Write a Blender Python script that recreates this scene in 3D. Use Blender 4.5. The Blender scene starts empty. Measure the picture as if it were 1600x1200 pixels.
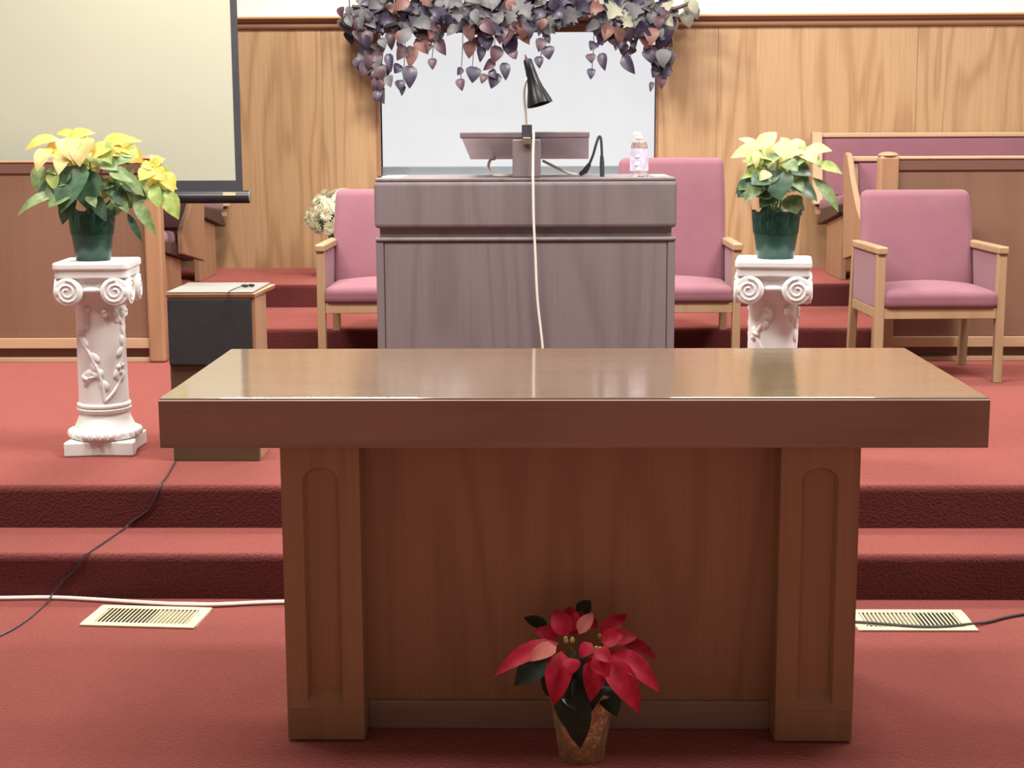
import bpy, bmesh, math, random
from mathutils import Vector, Matrix, noise as mnoise
random.seed(7)
PI = math.pi
S = bpy.context.scene
COL = S.collection

# ------------------------------------------------------------------ camera
EYE = Vector((0.0, 0.0, 1.39))
FPX = 2400.0
PITCH = math.atan(390 / FPX)
YAW = math.atan(48 / (FPX / math.cos(PITCH)))
ROLL = math.radians(0.25)
fw = Vector((-math.sin(YAW) * math.cos(PITCH), math.cos(YAW) * math.cos(PITCH), -math.sin(PITCH)))
rt = Vector((math.cos(YAW), math.sin(YAW), 0))
up = rt.cross(fw)
rt, up = rt * math.cos(ROLL) - up * math.sin(ROLL), up * math.cos(ROLL) + rt * math.sin(ROLL)
cam = bpy.data.cameras.new('camera')
cam.sensor_fit = 'HORIZONTAL'
cam.sensor_width = 36
cam.lens = FPX * 36 / 1600
cam.clip_start = 0.05
camo = bpy.data.objects.new('camera', cam)
COL.objects.link(camo)
M4 = Matrix(((rt.x, up.x, -fw.x, EYE.x), (rt.y, up.y, -fw.y, EYE.y), (rt.z, up.z, -fw.z, EYE.z), (0, 0, 0, 1)))
camo.matrix_world = M4
S.camera = camo

# ------------------------------------------------------------------ world, exposure
w = bpy.data.worlds.new('world')
S.world = w
w.use_nodes = True
w.node_tree.nodes['Background'].inputs[0].default_value = (1.0, 0.93, 0.85, 1)
w.node_tree.nodes['Background'].inputs[1].default_value = 0.2
S.view_settings.view_transform = 'Standard'
S.view_settings.look = 'None'
S.view_settings.gamma = 1
S.view_settings.exposure = 0.0
S.view_settings.use_curve_mapping = False

# ------------------------------------------------------------------ ceiling lamps (light part; the fixtures are built below)
CEIL = 4.3
LAMPS = [  # x, y, power, colour
    (-2.4, 4.6, 130, (1.0, 0.93, 0.82)), (0.0, 4.6, 130, (1.0, 0.95, 0.88)), (2.4, 4.6, 130, (1.0, 0.95, 0.88)),
    (-1.25, 7.3, 225, (1.0, 0.92, 0.80)), (1.3, 7.3, 74, (1.0, 0.95, 0.88)), (3.4, 7.3, 45, (1.0, 0.95, 0.88)),
    (-2.3, 3.7, 90, (1.0, 0.93, 0.84)), (2.3, 3.7, 112, (1.0, 0.93, 0.84)),  # unseen lamps added to brighten the front carpet while sparing the risers
]
for (x, y, pw, c) in LAMPS:
    l = bpy.data.lights.new('ceiling_lamp_light', 'AREA')
    l.shape = 'RECTANGLE'
    l.size = 1.1
    l.size_y = 0.5
    l.energy = pw
    l.color = c
    o = bpy.data.objects.new('ceiling_lamp_light', l)
    o.location = (x, y, CEIL - 0.09)
    COL.objects.link(o)

# ------------------------------------------------------------------ materials
def new_mat(name):
    m = bpy.data.materials.new(name)
    m.use_nodes = True
    return m, m.node_tree.nodes, m.node_tree.links, m.node_tree.nodes['Principled BSDF']

def setp(b, **k):
    for n, v in k.items():
        b.inputs[n.replace('_', ' ')].default_value = v

def ramp(N, stops):
    r = N.new('ShaderNodeValToRGB')
    e = r.color_ramp.elements
    while len(e) < len(stops):
        e.new(0.5)
    for i, (p, c) in enumerate(stops):
        e[i].position = p
        e[i].color = (*c, 1)
    return r

def coords(N, L, scale, rnd=True):
    t = N.new('ShaderNodeTexCoord')
    mp = N.new('ShaderNodeMapping')
    mp.inputs['Scale'].default_value = scale
    src = t.outputs['Object']
    if rnd:
        oi = N.new('ShaderNodeObjectInfo')
        mu = N.new('ShaderNodeMath'); mu.operation = 'MULTIPLY'; mu.inputs[1].default_value = 37.0
        L.new(oi.outputs['Random'], mu.inputs[0])
        va = N.new('ShaderNodeVectorMath'); va.operation = 'ADD'
        L.new(src, va.inputs[0]); L.new(mu.outputs[0], va.inputs[1])
        src = va.outputs[0]
    L.new(src, mp.inputs['Vector'])
    return mp.outputs[0]

def noise(N, L, vec, scale, detail=3, rough=0.5, dist=0.0):
    n = N.new('ShaderNodeTexNoise')
    n.inputs['Scale'].default_value = scale
    n.inputs['Detail'].default_value = detail
    n.inputs['Roughness'].default_value = rough
    n.inputs['Distortion'].default_value = dist
    L.new(vec, n.inputs['Vector'])
    return n.outputs['Fac']

def math_n(N, L, op, a, b=None):
    m = N.new('ShaderNodeMath'); m.operation = op
    for i, v in enumerate((a, b)):
        if v is None: continue
        if isinstance(v, (int, float)): m.inputs[i].default_value = v
        else: L.new(v, m.inputs[i])
    return m.outputs[0]

def wood(name, light, dark, axis='z', ring=9.0, scale=2.2, rough=0.45, coat=0.0, bump=0.12, contrast=0.6, vary=0.0):
    m, N, L, b = new_mat(name)
    st = {'x': (0.11, 1, 1), 'y': (1, 0.11, 1), 'z': (1, 1, 0.11)}[axis]
    v = coords(N, L, st)
    n1 = noise(N, L, v, scale, 2, 0.45, 0.3)
    s = math_n(N, L, 'SINE', math_n(N, L, 'MULTIPLY', n1, ring * 2 * PI))
    s = math_n(N, L, 'MULTIPLY_ADD', s, 0.5)
    s.node.inputs[2].default_value = 0.5
    s = math_n(N, L, 'POWER', s, 3.0)
    st2 = {'x': (0.02, 1, 1), 'y': (1, 0.02, 1), 'z': (1, 1, 0.02)}[axis]
    v2 = coords(N, L, st2)
    n2 = noise(N, L, v2, 130, 3, 0.6)
    n3 = noise(N, L, v, scale * 0.6, 2, 0.5)
    f = math_n(N, L, 'MULTIPLY', s, contrast * 0.55)
    g = math_n(N, L, 'MULTIPLY', math_n(N, L, 'SUBTRACT', n2, 0.35), contrast * 1.1)
    h = math_n(N, L, 'MULTIPLY', math_n(N, L, 'SUBTRACT', n3, 0.35), 0.45)
    t = math_n(N, L, 'ADD', math_n(N, L, 'ADD', f, g), h)
    if vary:
        oi = N.new('ShaderNodeObjectInfo')
        t = math_n(N, L, 'ADD', t, math_n(N, L, 'MULTIPLY', math_n(N, L, 'SUBTRACT', oi.outputs['Random'], 0.5), vary))
    r = ramp(N, [(0.0, light), (1.0, dark)])
    L.new(t, r.inputs[0])
    L.new(r.outputs[0], b.inputs['Base Color'])
    setp(b, Roughness=rough)
    if coat:
        b.inputs['Coat Weight'].default_value = coat
        b.inputs['Coat Roughness'].default_value = 0.06
        b.inputs['Coat IOR'].default_value = 2.2
        cb = N.new('ShaderNodeBump'); cb.inputs['Strength'].default_value = 0.10; cb.inputs['Distance'].default_value = 0.002
        L.new(n2, cb.inputs['Height']); L.new(cb.outputs[0], b.inputs['Coat Normal'])
    if bump:
        bp = N.new('ShaderNodeBump'); bp.inputs['Strength'].default_value = bump; bp.inputs['Distance'].default_value = 0.002
        L.new(n2, bp.inputs['Height']); L.new(bp.outputs[0], b.inputs['Normal'])
    return m

def fabric(name, a, c, scale=320, bump=0.35, rough=0.95, sheen=0.3, big=6, tint=(1, 1, 1), srough=0.5):
    m, N, L, b = new_mat(name)
    v = coords(N, L, (1, 1, 1))
    n1 = noise(N, L, v, scale, 2, 0.6)
    n2 = noise(N, L, v, big, 4, 0.6)
    t = math_n(N, L, 'ADD', math_n(N, L, 'MULTIPLY', n1, 0.6), math_n(N, L, 'MULTIPLY', n2, 0.5))
    r = ramp(N, [(0.3, a), (0.8, c)])
    L.new(t, r.inputs[0]); L.new(r.outputs[0], b.inputs['Base Color'])
    setp(b, Roughness=rough)
    b.inputs['Sheen Weight'].default_value = sheen
    b.inputs['Sheen Tint'].default_value = (*tint, 1)
    b.inputs['Sheen Roughness'].default_value = srough
    b.inputs['Specular IOR Level'].default_value = 0.15
    bp = N.new('ShaderNodeBump'); bp.inputs['Strength'].default_value = bump; bp.inputs['Distance'].default_value = 0.004
    L.new(n1, bp.inputs['Height']); L.new(bp.outputs[0], b.inputs['Normal'])
    return m

def plain(name, c, rough=0.5, metal=0.0, var=0.08, scale=12, bump=0.0, coat=0.0, trans=0.0, spec=0.5):
    m, N, L, b = new_mat(name)
    v = coords(N, L, (1, 1, 1))
    n = noise(N, L, v, scale, 4, 0.6)
    lo = tuple(max(0, x * (1 - var)) for x in c); hi = tuple(min(1, x * (1 + var)) for x in c)
    r = ramp(N, [(0.3, lo), (0.7, hi)])
    L.new(n, r.inputs[0]); L.new(r.outputs[0], b.inputs['Base Color'])
    setp(b, Roughness=rough, Metallic=metal)
    b.inputs['Coat Weight'].default_value = coat
    b.inputs['Transmission Weight'].default_value = trans
    b.inputs['Specular IOR Level'].default_value = spec
    if bump:
        bp = N.new('ShaderNodeBump'); bp.inputs['Strength'].default_value = bump; bp.inputs['Distance'].default_value = 0.01
        L.new(n, bp.inputs['Height']); L.new(bp.outputs[0], b.inputs['Normal'])
    return m

def leafmat(name, c, vein, rough=0.5, transl=0.3, var=0.25):
    m, N, L, b = new_mat(name)
    v = coords(N, L, (1, 1, 1))
    n = noise(N, L, v, 40, 3, 0.6)
    r = ramp(N, [(0.3, tuple(x * (1 - var) for x in c)), (0.75, vein)])
    L.new(n, r.inputs[0])
    L.new(r.outputs[0], b.inputs['Base Color'])
    setp(b, Roughness=rough)
    tr = N.new('ShaderNodeBsdfTranslucent')
    L.new(r.outputs[0], tr.inputs[0])
    mx = N.new('ShaderNodeMixShader'); mx.inputs[0].default_value = transl
    L.new(b.outputs[0], mx.inputs[1]); L.new(tr.outputs[0], mx.inputs[2])
    L.new(mx.outputs[0], N['Material Output'].inputs['Surface'])
    return m

def emit(name, c, s):
    m, N, L, b = new_mat(name)
    setp(b, Roughness=0.6)
    b.inputs['Base Color'].default_value = (0.02, 0.02, 0.02, 1)
    b.inputs['Emission Color'].default_value = (*c, 1)
    b.inputs['Emission Strength'].default_value = s
    return m

MT = dict(
    carpet=fabric('red_carpet', (0.022, 0.003, 0.004), (0.085, 0.012, 0.014), 120, 1.0, 1.0, 1.0, 3, (1.0, 0.34, 0.30), 0.57),
    panel=wood('oak_wall_panel', (0.545, 0.355, 0.20), (0.38, 0.22, 0.11), 'z', 8, 3.6, 0.5, 0.0, 0.1, 1.05, 0.06),
    capwood=wood('cap_molding_wood', (0.36, 0.19, 0.11), (0.22, 0.10, 0.06), 'x', 6, 3, 0.5),
    capgold=wood('cap_edge_wood', (0.60, 0.36, 0.16), (0.42, 0.22, 0.09), 'x', 6, 3, 0.5),
    table=wood('table_oak', (0.44, 0.335, 0.26), (0.24, 0.17, 0.132), 'x', 8, 2.5, 0.32, 0.0, 0.1, 0.5),
    tabletop=wood('table_top_oak', (0.135, 0.062, 0.014), (0.08, 0.034, 0.007), 'x', 8, 2.5, 0.35, 1.0, 0.08, 0.5),
    tablev=wood('table_oak_upright', (0.43, 0.305, 0.175), (0.235, 0.152, 0.08), 'z', 8, 3, 0.38, 0.0, 0.1, 0.5),
    pulpit=wood('hazed_pulpit_oak', (0.20, 0.167, 0.183), (0.12, 0.098, 0.104), 'z', 9, 2.6, 0.45, 0.0, 0.1, 0.6),  # brown oak greyed: lens haze over the pulpit put into the colour
    rail=wood('choir_rail_oak', (0.26, 0.14, 0.095), (0.17, 0.085, 0.055), 'z', 5, 2, 0.5, 0.0, 0.1, 0.5),
    raildark=wood('choir_rail_cap_wood', (0.20, 0.10, 0.08), (0.12, 0.055, 0.04), 'x', 5, 2, 0.4, 0.0, 0.1, 0.5),
    post=wood('rail_post_oak', (0.44, 0.25, 0.145), (0.31, 0.16, 0.085), 'z', 6, 3, 0.42),
    pew=wood('pew_oak', (0.43, 0.255, 0.155), (0.31, 0.17, 0.095), 'z', 6, 3, 0.45),
    pewshade=wood('shaded_pew_seat_board_wood', (0.07, 0.038, 0.034), (0.04, 0.02, 0.018), 'x', 6, 3, 0.5),  # pew wood with the shade on the seat board put into its colour
    chair=wood('chair_oak', (0.42, 0.285, 0.17), (0.30, 0.19, 0.105), 'z', 6, 4, 0.42),
    strip=wood('pale_strip_wood', (0.62, 0.42, 0.27), (0.45, 0.28, 0.16), 'x', 6, 3, 0.5),
    pink=fabric('mauve_pink_fabric', (0.22, 0.095, 0.128), (0.295, 0.135, 0.172), 420, 0.3, 0.95, 0.2, 5),
    white=plain('white_wall_paint', (0.86, 0.87, 0.88), 0.8, var=0.02, scale=3),
    sidewall=plain('side_wall_paint', (0.34, 0.30, 0.26), 0.8, var=0.03, scale=3),
    ceilm=plain('ceiling_paint', (0.55, 0.53, 0.50), 0.9, var=0.03, scale=3),
    plaster=plain('white_plaster', (0.83, 0.86, 0.87), 0.55, var=0.05, scale=9, bump=0.05),
    screen=plain('projection_fabric', (0.42, 0.435, 0.355), 0.8, var=0.03, scale=1.2),
    black=plain('black_plastic', (0.02, 0.02, 0.028), 0.35, var=0.2),
    blackmat=plain('black_border', (0.035, 0.036, 0.048), 0.7, var=0.1),
    shade=plain('black_lamp_enamel', (0.006, 0.006, 0.010), 0.3, var=0.1, spec=0.25),
    grille=fabric('black_grille_cloth', (0.03, 0.031, 0.036), (0.06, 0.06, 0.066), 600, 0.4, 0.9, 0.0),
    greytop=plain('pale_grey_top', (0.20, 0.20, 0.185), 0.45, var=0.06, scale=20),
    metal=plain('brushed_metal', (0.62, 0.58, 0.50), 0.3, 1.0, 0.08, 40),
    brass=plain('brass_metal', (0.75, 0.58, 0.28), 0.3, 1.0, 0.08, 40),
    cordw=plain('white_cord', (0.80, 0.77, 0.72), 0.5, var=0.03),
    cordk=plain('dark_cord', (0.035, 0.03, 0.035), 0.5, var=0.1),
    vent=plain('cream_vent_enamel', (0.62, 0.54, 0.34), 0.45, var=0.05, scale=30),
    ductshade=plain('register_shade_black', (0.02, 0.015, 0.01), 0.9, var=0.1),  # near black that paints the shade inside the floor registers
    paper=plain('white_paper', (0.85, 0.84, 0.84), 0.8, var=0.02),
    greysill=plain('blue_grey_panel', (0.20, 0.24, 0.28), 0.6, var=0.05),
    pot=plain('dark_green_pot', (0.017, 0.075, 0.06), 0.3, var=0.25, scale=30),
    foil=plain('green_foil', (0.02, 0.10, 0.075), 0.14, 0.55, 0.4, 45, 0.5),
    gold=plain('gold_foil', (0.82, 0.72, 0.42), 0.34, 0.75, 0.25, 50, 0.6),
    soil=plain('potting_soil', (0.05, 0.03, 0.02), 1.0, var=0.4, scale=80),
    stem=plain('green_stem', (0.16, 0.22, 0.07), 0.6, var=0.2),
    vine=plain('vine_stem', (0.10, 0.075, 0.06), 0.7, var=0.2),
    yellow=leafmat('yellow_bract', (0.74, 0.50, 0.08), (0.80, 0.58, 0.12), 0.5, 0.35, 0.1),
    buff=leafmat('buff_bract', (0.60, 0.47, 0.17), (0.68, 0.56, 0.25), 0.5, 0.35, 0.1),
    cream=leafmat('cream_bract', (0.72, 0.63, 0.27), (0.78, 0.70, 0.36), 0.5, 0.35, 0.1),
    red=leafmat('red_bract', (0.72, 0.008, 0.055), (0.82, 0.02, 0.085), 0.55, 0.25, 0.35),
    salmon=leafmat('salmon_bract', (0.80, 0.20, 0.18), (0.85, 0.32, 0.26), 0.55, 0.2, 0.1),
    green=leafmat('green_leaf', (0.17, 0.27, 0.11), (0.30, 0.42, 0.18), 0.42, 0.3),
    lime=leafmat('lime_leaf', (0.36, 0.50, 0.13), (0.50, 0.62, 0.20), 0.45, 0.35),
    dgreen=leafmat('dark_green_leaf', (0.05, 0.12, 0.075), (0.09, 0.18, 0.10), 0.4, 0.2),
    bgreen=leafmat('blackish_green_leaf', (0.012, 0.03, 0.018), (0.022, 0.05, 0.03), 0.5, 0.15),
    purple=leafmat('purple_ivy_leaf', (0.065, 0.04, 0.065), (0.14, 0.065, 0.085), 0.45, 0.12),  # leaf purple, darkened further for the weak front light on hanging leaves
    plum=leafmat('plum_ivy_leaf', (0.035, 0.030, 0.065), (0.07, 0.055, 0.11), 0.4, 0.12),  # leaf plum with the same weak front light put into the colour
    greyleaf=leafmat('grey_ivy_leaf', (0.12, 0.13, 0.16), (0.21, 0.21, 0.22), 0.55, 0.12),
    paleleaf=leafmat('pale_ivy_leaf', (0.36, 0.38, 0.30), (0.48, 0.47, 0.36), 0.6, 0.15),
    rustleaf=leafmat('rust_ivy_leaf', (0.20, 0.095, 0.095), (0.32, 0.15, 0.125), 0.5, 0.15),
    mum=leafmat('cream_white_petals', (0.90, 0.88, 0.68), (0.95, 0.93, 0.78), 0.6, 0.25, 0.1),
    bud=plain('yellow_green_bud', (0.55, 0.55, 0.15), 0.6, var=0.2, scale=60),
    lilac=plain('lilac_label', (0.58, 0.54, 0.72), 0.5, var=0.3, scale=30),
    neck=plain('pale_gooseneck_metal', (0.62, 0.60, 0.52), 0.35, 0.3, 0.1, 40),
    basewood=wood('dark_base_wood', (0.12, 0.075, 0.04), (0.07, 0.042, 0.022), 'x', 5, 3, 0.5),
    boardglare=plain('board_underside_glare', (0.70, 0.66, 0.74), 0.35, var=0.08, scale=6),  # bluish reflected glare under the board put into its colour
    pane=emit('bright_frosted_pane', (1.0, 1.0, 1.02), 0.79),
    lampglow=emit('lamp_diffuser', (1.0, 0.9, 0.75), 1.5),
)
g, N_, L_, b_ = new_mat('clear_plastic')
setp(b_, Roughness=0.08); b_.inputs['Base Color'].default_value = (0.93, 0.95, 0.97, 1)
b_.inputs['Transmission Weight'].default_value = 0.9; b_.inputs['IOR'].default_value = 1.3
MT['clear'] = g

# ------------------------------------------------------------------ mesh helpers
class MB:
    def __init__(s): s.v = []; s.f = []
    def add(s, vs, fs):
        k = len(s.v); s.v += [tuple(p) for p in vs]; s.f += [tuple(i + k for i in f) for f in fs]; return s
    def box(s, x0, x1, y0, y1, z0, z1):
        return s.add([(x0, y0, z0), (x1, y0, z0), (x1, y1, z0), (x0, y1, z0), (x0, y0, z1), (x1, y0, z1), (x1, y1, z1), (x0, y1, z1)],
                     [(0, 3, 2, 1), (4, 5, 6, 7), (0, 1, 5, 4), (1, 2, 6, 5), (2, 3, 7, 6), (3, 0, 4, 7)])
    def hexa(s, bottom, top):
        return s.add(list(bottom) + list(top), [(0, 3, 2, 1), (4, 5, 6, 7), (0, 1, 5, 4), (1, 2, 6, 5), (2, 3, 7, 6), (3, 0, 4, 7)])
    def prism(s, poly, axis, a, b):
        n = len(poly)
        def mk(p, t):
            return {'x': (t, p[0], p[1]), 'y': (p[0], t, p[1]), 'z': (p[0], p[1], t)}[axis]
        vs = [mk(p, a) for p in poly] + [mk(p, b) for p in poly]
        fs = [tuple(range(n)), tuple(range(2 * n - 1, n - 1, -1))] + [(i, (i + 1) % n, n + (i + 1) % n, n + i) for i in range(n)]
        return s.add(vs, fs)
    def lathe(s, prof, n=24, c=(0, 0, 0), cap=True, rot=None):
        vs = []
        for (r, z) in prof:
            for i in range(n):
                a = 2 * PI * i / n
                p = Vector((r * math.cos(a), r * math.sin(a), z))
                if rot: p = rot @ p
                vs.append(p + Vector(c))
        fs = []
        m = len(prof)
        for j in range(m - 1):
            for i in range(n):
                i2 = (i + 1) % n
                fs.append((j * n + i, j * n + i2, (j + 1) * n + i2, (j + 1) * n + i))
        if cap:
            fs.append(tuple(range(n - 1, -1, -1)))
            fs.append(tuple((m - 1) * n + i for i in range(n)))
        return s.add(vs, fs)
    def tube(s, pts, r, n=6, cap=True):
        pts = [Vector(p) for p in pts]
        rs = r if isinstance(r, (list, tuple)) else [r] * len(pts)
        vs = []
        ref = None
        for i, p in enumerate(pts):
            d = (pts[min(i + 1, len(pts) - 1)] - pts[max(i - 1, 0)])
            d = d.normalized() if d.length > 1e-9 else Vector((0, 0, 1))
            if ref is None:
                ref = d.orthogonal().normalized()
            else:
                ref = (ref - d * ref.dot(d))
                ref = ref.normalized() if ref.length > 1e-6 else d.orthogonal().normalized()
            q = d.cross(ref)
            for k in range(n):
                a = 2 * PI * k / n
                vs.append(p + (ref * math.cos(a) + q * math.sin(a)) * rs[i])
        fs = []
        for j in range(len(pts) - 1):
            for k in range(n):
                k2 = (k + 1) % n
                fs.append((j * n + k, j * n + k2, (j + 1) * n + k2, (j + 1) * n + k))
        if cap:
            fs.append(tuple(range(n - 1, -1, -1))); fs.append(tuple((len(pts) - 1) * n + k for k in range(n)))
        return s.add(vs, fs)
    def blob(s, c, rad, rot=None, n=8, m=5):
        vs = []; c = Vector(c)
        for j in range(m + 1):
            t = PI * j / m
            for i in range(n):
                a = 2 * PI * i / n
                p = Vector((rad[0] * math.sin(t) * math.cos(a), rad[1] * math.sin(t) * math.sin(a), rad[2] * math.cos(t)))
                if rot: p = rot @ p
                vs.append(c + p)
        fs = [(j * n + i, j * n + (i + 1) % n, (j + 1) * n + (i + 1) % n, (j + 1) * n + i) for j in range(m) for i in range(n)]
        return s.add(vs, fs)
    def rbox(s, x0, x1, y0, y1, z0, z1, r, dome=0.0, fn=None, n=10):
        c = Vector(((x0 + x1) / 2, (y0 + y1) / 2, (z0 + z1) / 2)); h = Vector(((x1 - x0) / 2, (y1 - y0) / 2, (z1 - z0) / 2))
        r = min(r, h.x, h.y, h.z)
        def par(L):  # dense near the edges
            e = r / L
            a = [-1, -1 + 0.12 * e, -1 + 0.35 * e, -1 + 0.65 * e, -1 + e]
            mid = [-(1 - e) + (2 * (1 - e)) * k / 6 for k in range(1, 6)] if e < 0.98 else []
            return a + mid + [-x for x in reversed(a)]
        ax = [par(h.x), par(h.y), par(h.z)]
        for d in range(3):
            u, v = (d + 1) % 3, (d + 2) % 3
            for sg in (-1, 1):
                vs = []; nu, nv = len(ax[u]), len(ax[v])
                for a in ax[u]:
                    for bb in ax[v]:
                        q = Vector((0, 0, 0)); q[d] = sg * h[d]; q[u] = a * h[u]; q[v] = bb * h[v]
                        inn = Vector([max(-(h[k] - r), min(h[k] - r, q[k])) for k in range(3)])
                        dv = q - inn
                        p = inn + dv.normalized() * r if dv.length > 1e-9 else inn
                        if dome and p.z > 0:
                            p.z += dome * max(0, 1 - (p.x / h.x) ** 2) * max(0, 1 - (p.y / h.y) ** 2) * (p.z / h.z)
                        p = p + c
                        if fn: p = Vector(fn(p))
                        vs.append(p)
                fs = []
                for i in range(nu - 1):
                    for j in range(nv - 1):
                        q4 = (i * nv + j, (i + 1) * nv + j, (i + 1) * nv + j + 1, i * nv + j + 1)
                        fs.append(q4 if sg > 0 else q4[::-1])
                s.add(vs, fs)
        return s
    def mesh(s, name, mat=None, smooth=False):
        me = bpy.data.meshes.new(name)
        me.from_pydata(s.v, [], s.f)
        bm = bmesh.new(); bm.from_mesh(me)
        bmesh.ops.remove_doubles(bm, verts=bm.verts, dist=1e-5)
        bmesh.ops.recalc_face_normals(bm, faces=bm.faces)
        bm.to_mesh(me); bm.free()
        if smooth:
            for p in me.polygons: p.use_smooth = True
            me.set_sharp_from_angle(angle=math.radians(42))
        if mat: me.materials.append(MT[mat] if isinstance(mat, str) else mat)
        return me

def link(name, me, parent=None, loc=None):
    o = bpy.data.objects.new(name, me)
    COL.objects.link(o)
    if parent is not None: o.parent = parent
    if loc is not None: o.location = loc
    return o

def obj(name, mb, mat, parent=None, smooth=False, bevel=0.0, loc=None, label=None, seg=2):
    o = link(name, mb.mesh(name, mat, smooth), parent, loc)
    if bevel:
        md = o.modifiers.new('bevel', 'BEVEL'); md.width = bevel; md.segments = seg; md.limit_method = 'ANGLE'; md.angle_limit = math.radians(40)
    if label: o['label'] = label
    return o

def tag(o, label, cat, group=None):
    o['label'] = label; o['category'] = cat
    if group: o['group'] = group
    return o

def thing(name, loc, label, cat, group=None, rz=0.0):
    o = link(name, None, None, loc)
    o.rotation_euler = (0, 0, rz)
    return tag(o, label, cat, group)

def struct(o):
    o['kind'] = 'structure'; return o

def B(*a): return MB().box(*a)

# leaf as a bent, folded blade from base to tip
def leaf_mb(base, tip, width, up_hint=(0, 0, 1), curl=0.15, fold=0.25, shape='ovate', n=6):
    base, tip = Vector(base), Vector(tip)
    d = tip - base; L = d.length; d = d.normalized()
    u = Vector(up_hint); nrm = u - d * u.dot(d)
    nrm = nrm.normalized() if nrm.length > 1e-6 else d.orthogonal().normalized()
    side = d.cross(nrm)
    vs = []; fs = []
    for i in range(n + 1):
        t = i / n
        if shape == 'ovate': wv = math.sin(PI * min(1, t ** 0.75)) ** 0.8
        elif shape == 'heart': wv = (math.sin(PI * min(1, 0.14 + 0.86 * t ** 0.7)) ** 0.85) if t > 0 else 0.4
        elif shape == 'long': wv = math.sin(PI * min(1, t ** 0.85)) ** 1.0
        else: wv = math.sin(PI * t ** 0.7) * (1 + 0.35 * (1 if i % 2 else -0.6))
        hw = max(0.02, wv) * width / 2
        arch = curl * L * 4 * t * (1 - t) * 0.5
        c = base + d * L * t + nrm * arch
        for k in (-1, -0.5, 0, 0.5, 1):
            vs.append(c + side * hw * k + nrm * (abs(k) * hw * fold + 0.04 * hw * math.sin(9 * t + 2 * k)))
    for i in range(n):
        for k in range(4):
            a = i * 5 + k
            fs.append((a, a + 1, a + 6, a + 5))
    return MB().add(vs, fs)

def arc_path(pts, n=8):   # Catmull-Rom through points
    P = [Vector(p) for p in pts]; P = [P[0] * 2 - P[1]] + P + [P[-1] * 2 - P[-2]]
    out = []
    for i in range(1, len(P) - 2):
        for k in range(n):
            t = k / n
            a, b, c, d = P[i - 1], P[i], P[i + 1], P[i + 2]
            out.append(0.5 * ((2 * b) + (c - a) * t + (2 * a - 5 * b + 4 * c - d) * t * t + (3 * b - a - 3 * c + d) * t ** 3))
    out.append(P[-2])
    return out

# ------------------------------------------------------------------ the room
XL, XR, YF, YB = -4.6, 4.6, -2.5, 9.655
Y1, Y2, Y3, Y4 = 4.487, 4.802, 7.60, 8.566
Z1, Z2, Z3, Z4 = 0.14, 0.28, 0.435, 0.563
struct(obj('floor', B(XL, XR, YF, Y1 + 0.02, -0.1, 0), 'carpet'))
def step(name, y0, y1, z0, z1):
    r = 0.022
    poly = [(y0, z0)] + [(y0 + r - r * math.cos(a), z1 - r + r * math.sin(a)) for a in [k * PI / 2 / 5 for k in range(6)]] + [(y1, z1), (y1, z0)]
    return struct(obj(name, MB().prism(poly, 'x', XL, XR), 'carpet'))
step('carpeted_step', Y1, Y2, -0.1, Z1)
step('carpeted_platform', Y2, Y3, -0.1, Z2)
step('choir_riser', Y3, Y4, -0.1, Z3)
step('choir_riser', Y4, YB + 0.15, -0.1, Z4)
struct(obj('ceiling', B(XL, XR, YF, YB + 0.15, CEIL, CEIL + 0.1), 'ceilm'))
struct(obj('wall_left', B(XL - 0.1, XL, YF, YB + 0.15, -0.1, CEIL), 'sidewall'))
struct(obj('wall_right', B(XR, XR + 0.1, YF, YB + 0.15, -0.1, CEIL), 'sidewall'))
struct(obj('wall_front', B(XL, XR, YF - 0.1, YF, -0.1, CEIL), 'sidewall'))
OX0, OX1, OZ0, OZ1 = -1.0, 0.705, 1.135, 2.012
mb = MB()
mb.box(XL, XR, YB + 0.012, YB + 0.15, OZ1, CEIL)
mb.box(XL, OX0, YB + 0.012, YB + 0.15, Z4 - 0.05, OZ1)
mb.box(OX1, XR, YB + 0.012, YB + 0.15, Z4 - 0.05, OZ1)
mb.box(OX0, OX1, YB + 0.012, YB + 0.15, Z4 - 0.05, OZ0)
wb = struct(obj('wall_back', mb, 'white'))
def panel(x0, x1, z0, z1):
    return obj('wall_panel', B(x0 + 0.0012, x1 - 0.0012, YB, YB + 0.012, z0, z1), 'panel', wb)
seams_l = [OX0, -1.357, -2.577, -3.797, XL]
seams_r = [OX1, 1.083, 2.303, 3.523, XR]
for a, b in zip(seams_l[1:], seams_l[:-1]): panel(a, b, Z4, OZ1 + 0.03)
for a, b in zip(seams_r[:-1], seams_r[1:]): panel(a, b, Z4, OZ1 + 0.03)
panel(OX0, -0.15, Z4, OZ0); panel(-0.15, OX1, Z4, OZ0)
# cap molding on top of the panelling
cap = struct(link('trim_1', None, None, (0, YB, 0)))
obj('cap_edge', MB().box(XL, XR, -0.062, 0.012, 2.093, 2.106), 'capgold', cap, bevel=0.003)
obj('cove', MB().prism([(-0.012, 2.066), (-0.02, 2.07), (-0.036, 2.08), (-0.052, 2.093), (0.012, 2.093), (0.012, 2.066)], 'x', XL, XR), 'capwood', cap)
obj('lower_bead', MB().prism([(-0.022, 2.066), (-0.028, 2.056), (-0.026, 2.046), (-0.018, 2.036), (0.0, 2.034), (0.0, 2.066)], 'x', XL, XR), 'capwood', cap)
hd = struct(link('trim_2', None, None, (0, YB, 0)))
obj('header_board', B(OX0 - 0.03, OX1 + 0.03, -0.016, 0.0, 2.008, 2.036), 'capwood', hd, bevel=0.003)
obj('jamb', B(OX0 - 0.022, OX0, -0.014, 0.14, OZ0, 2.008), 'post', hd, bevel=0.003)
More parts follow.
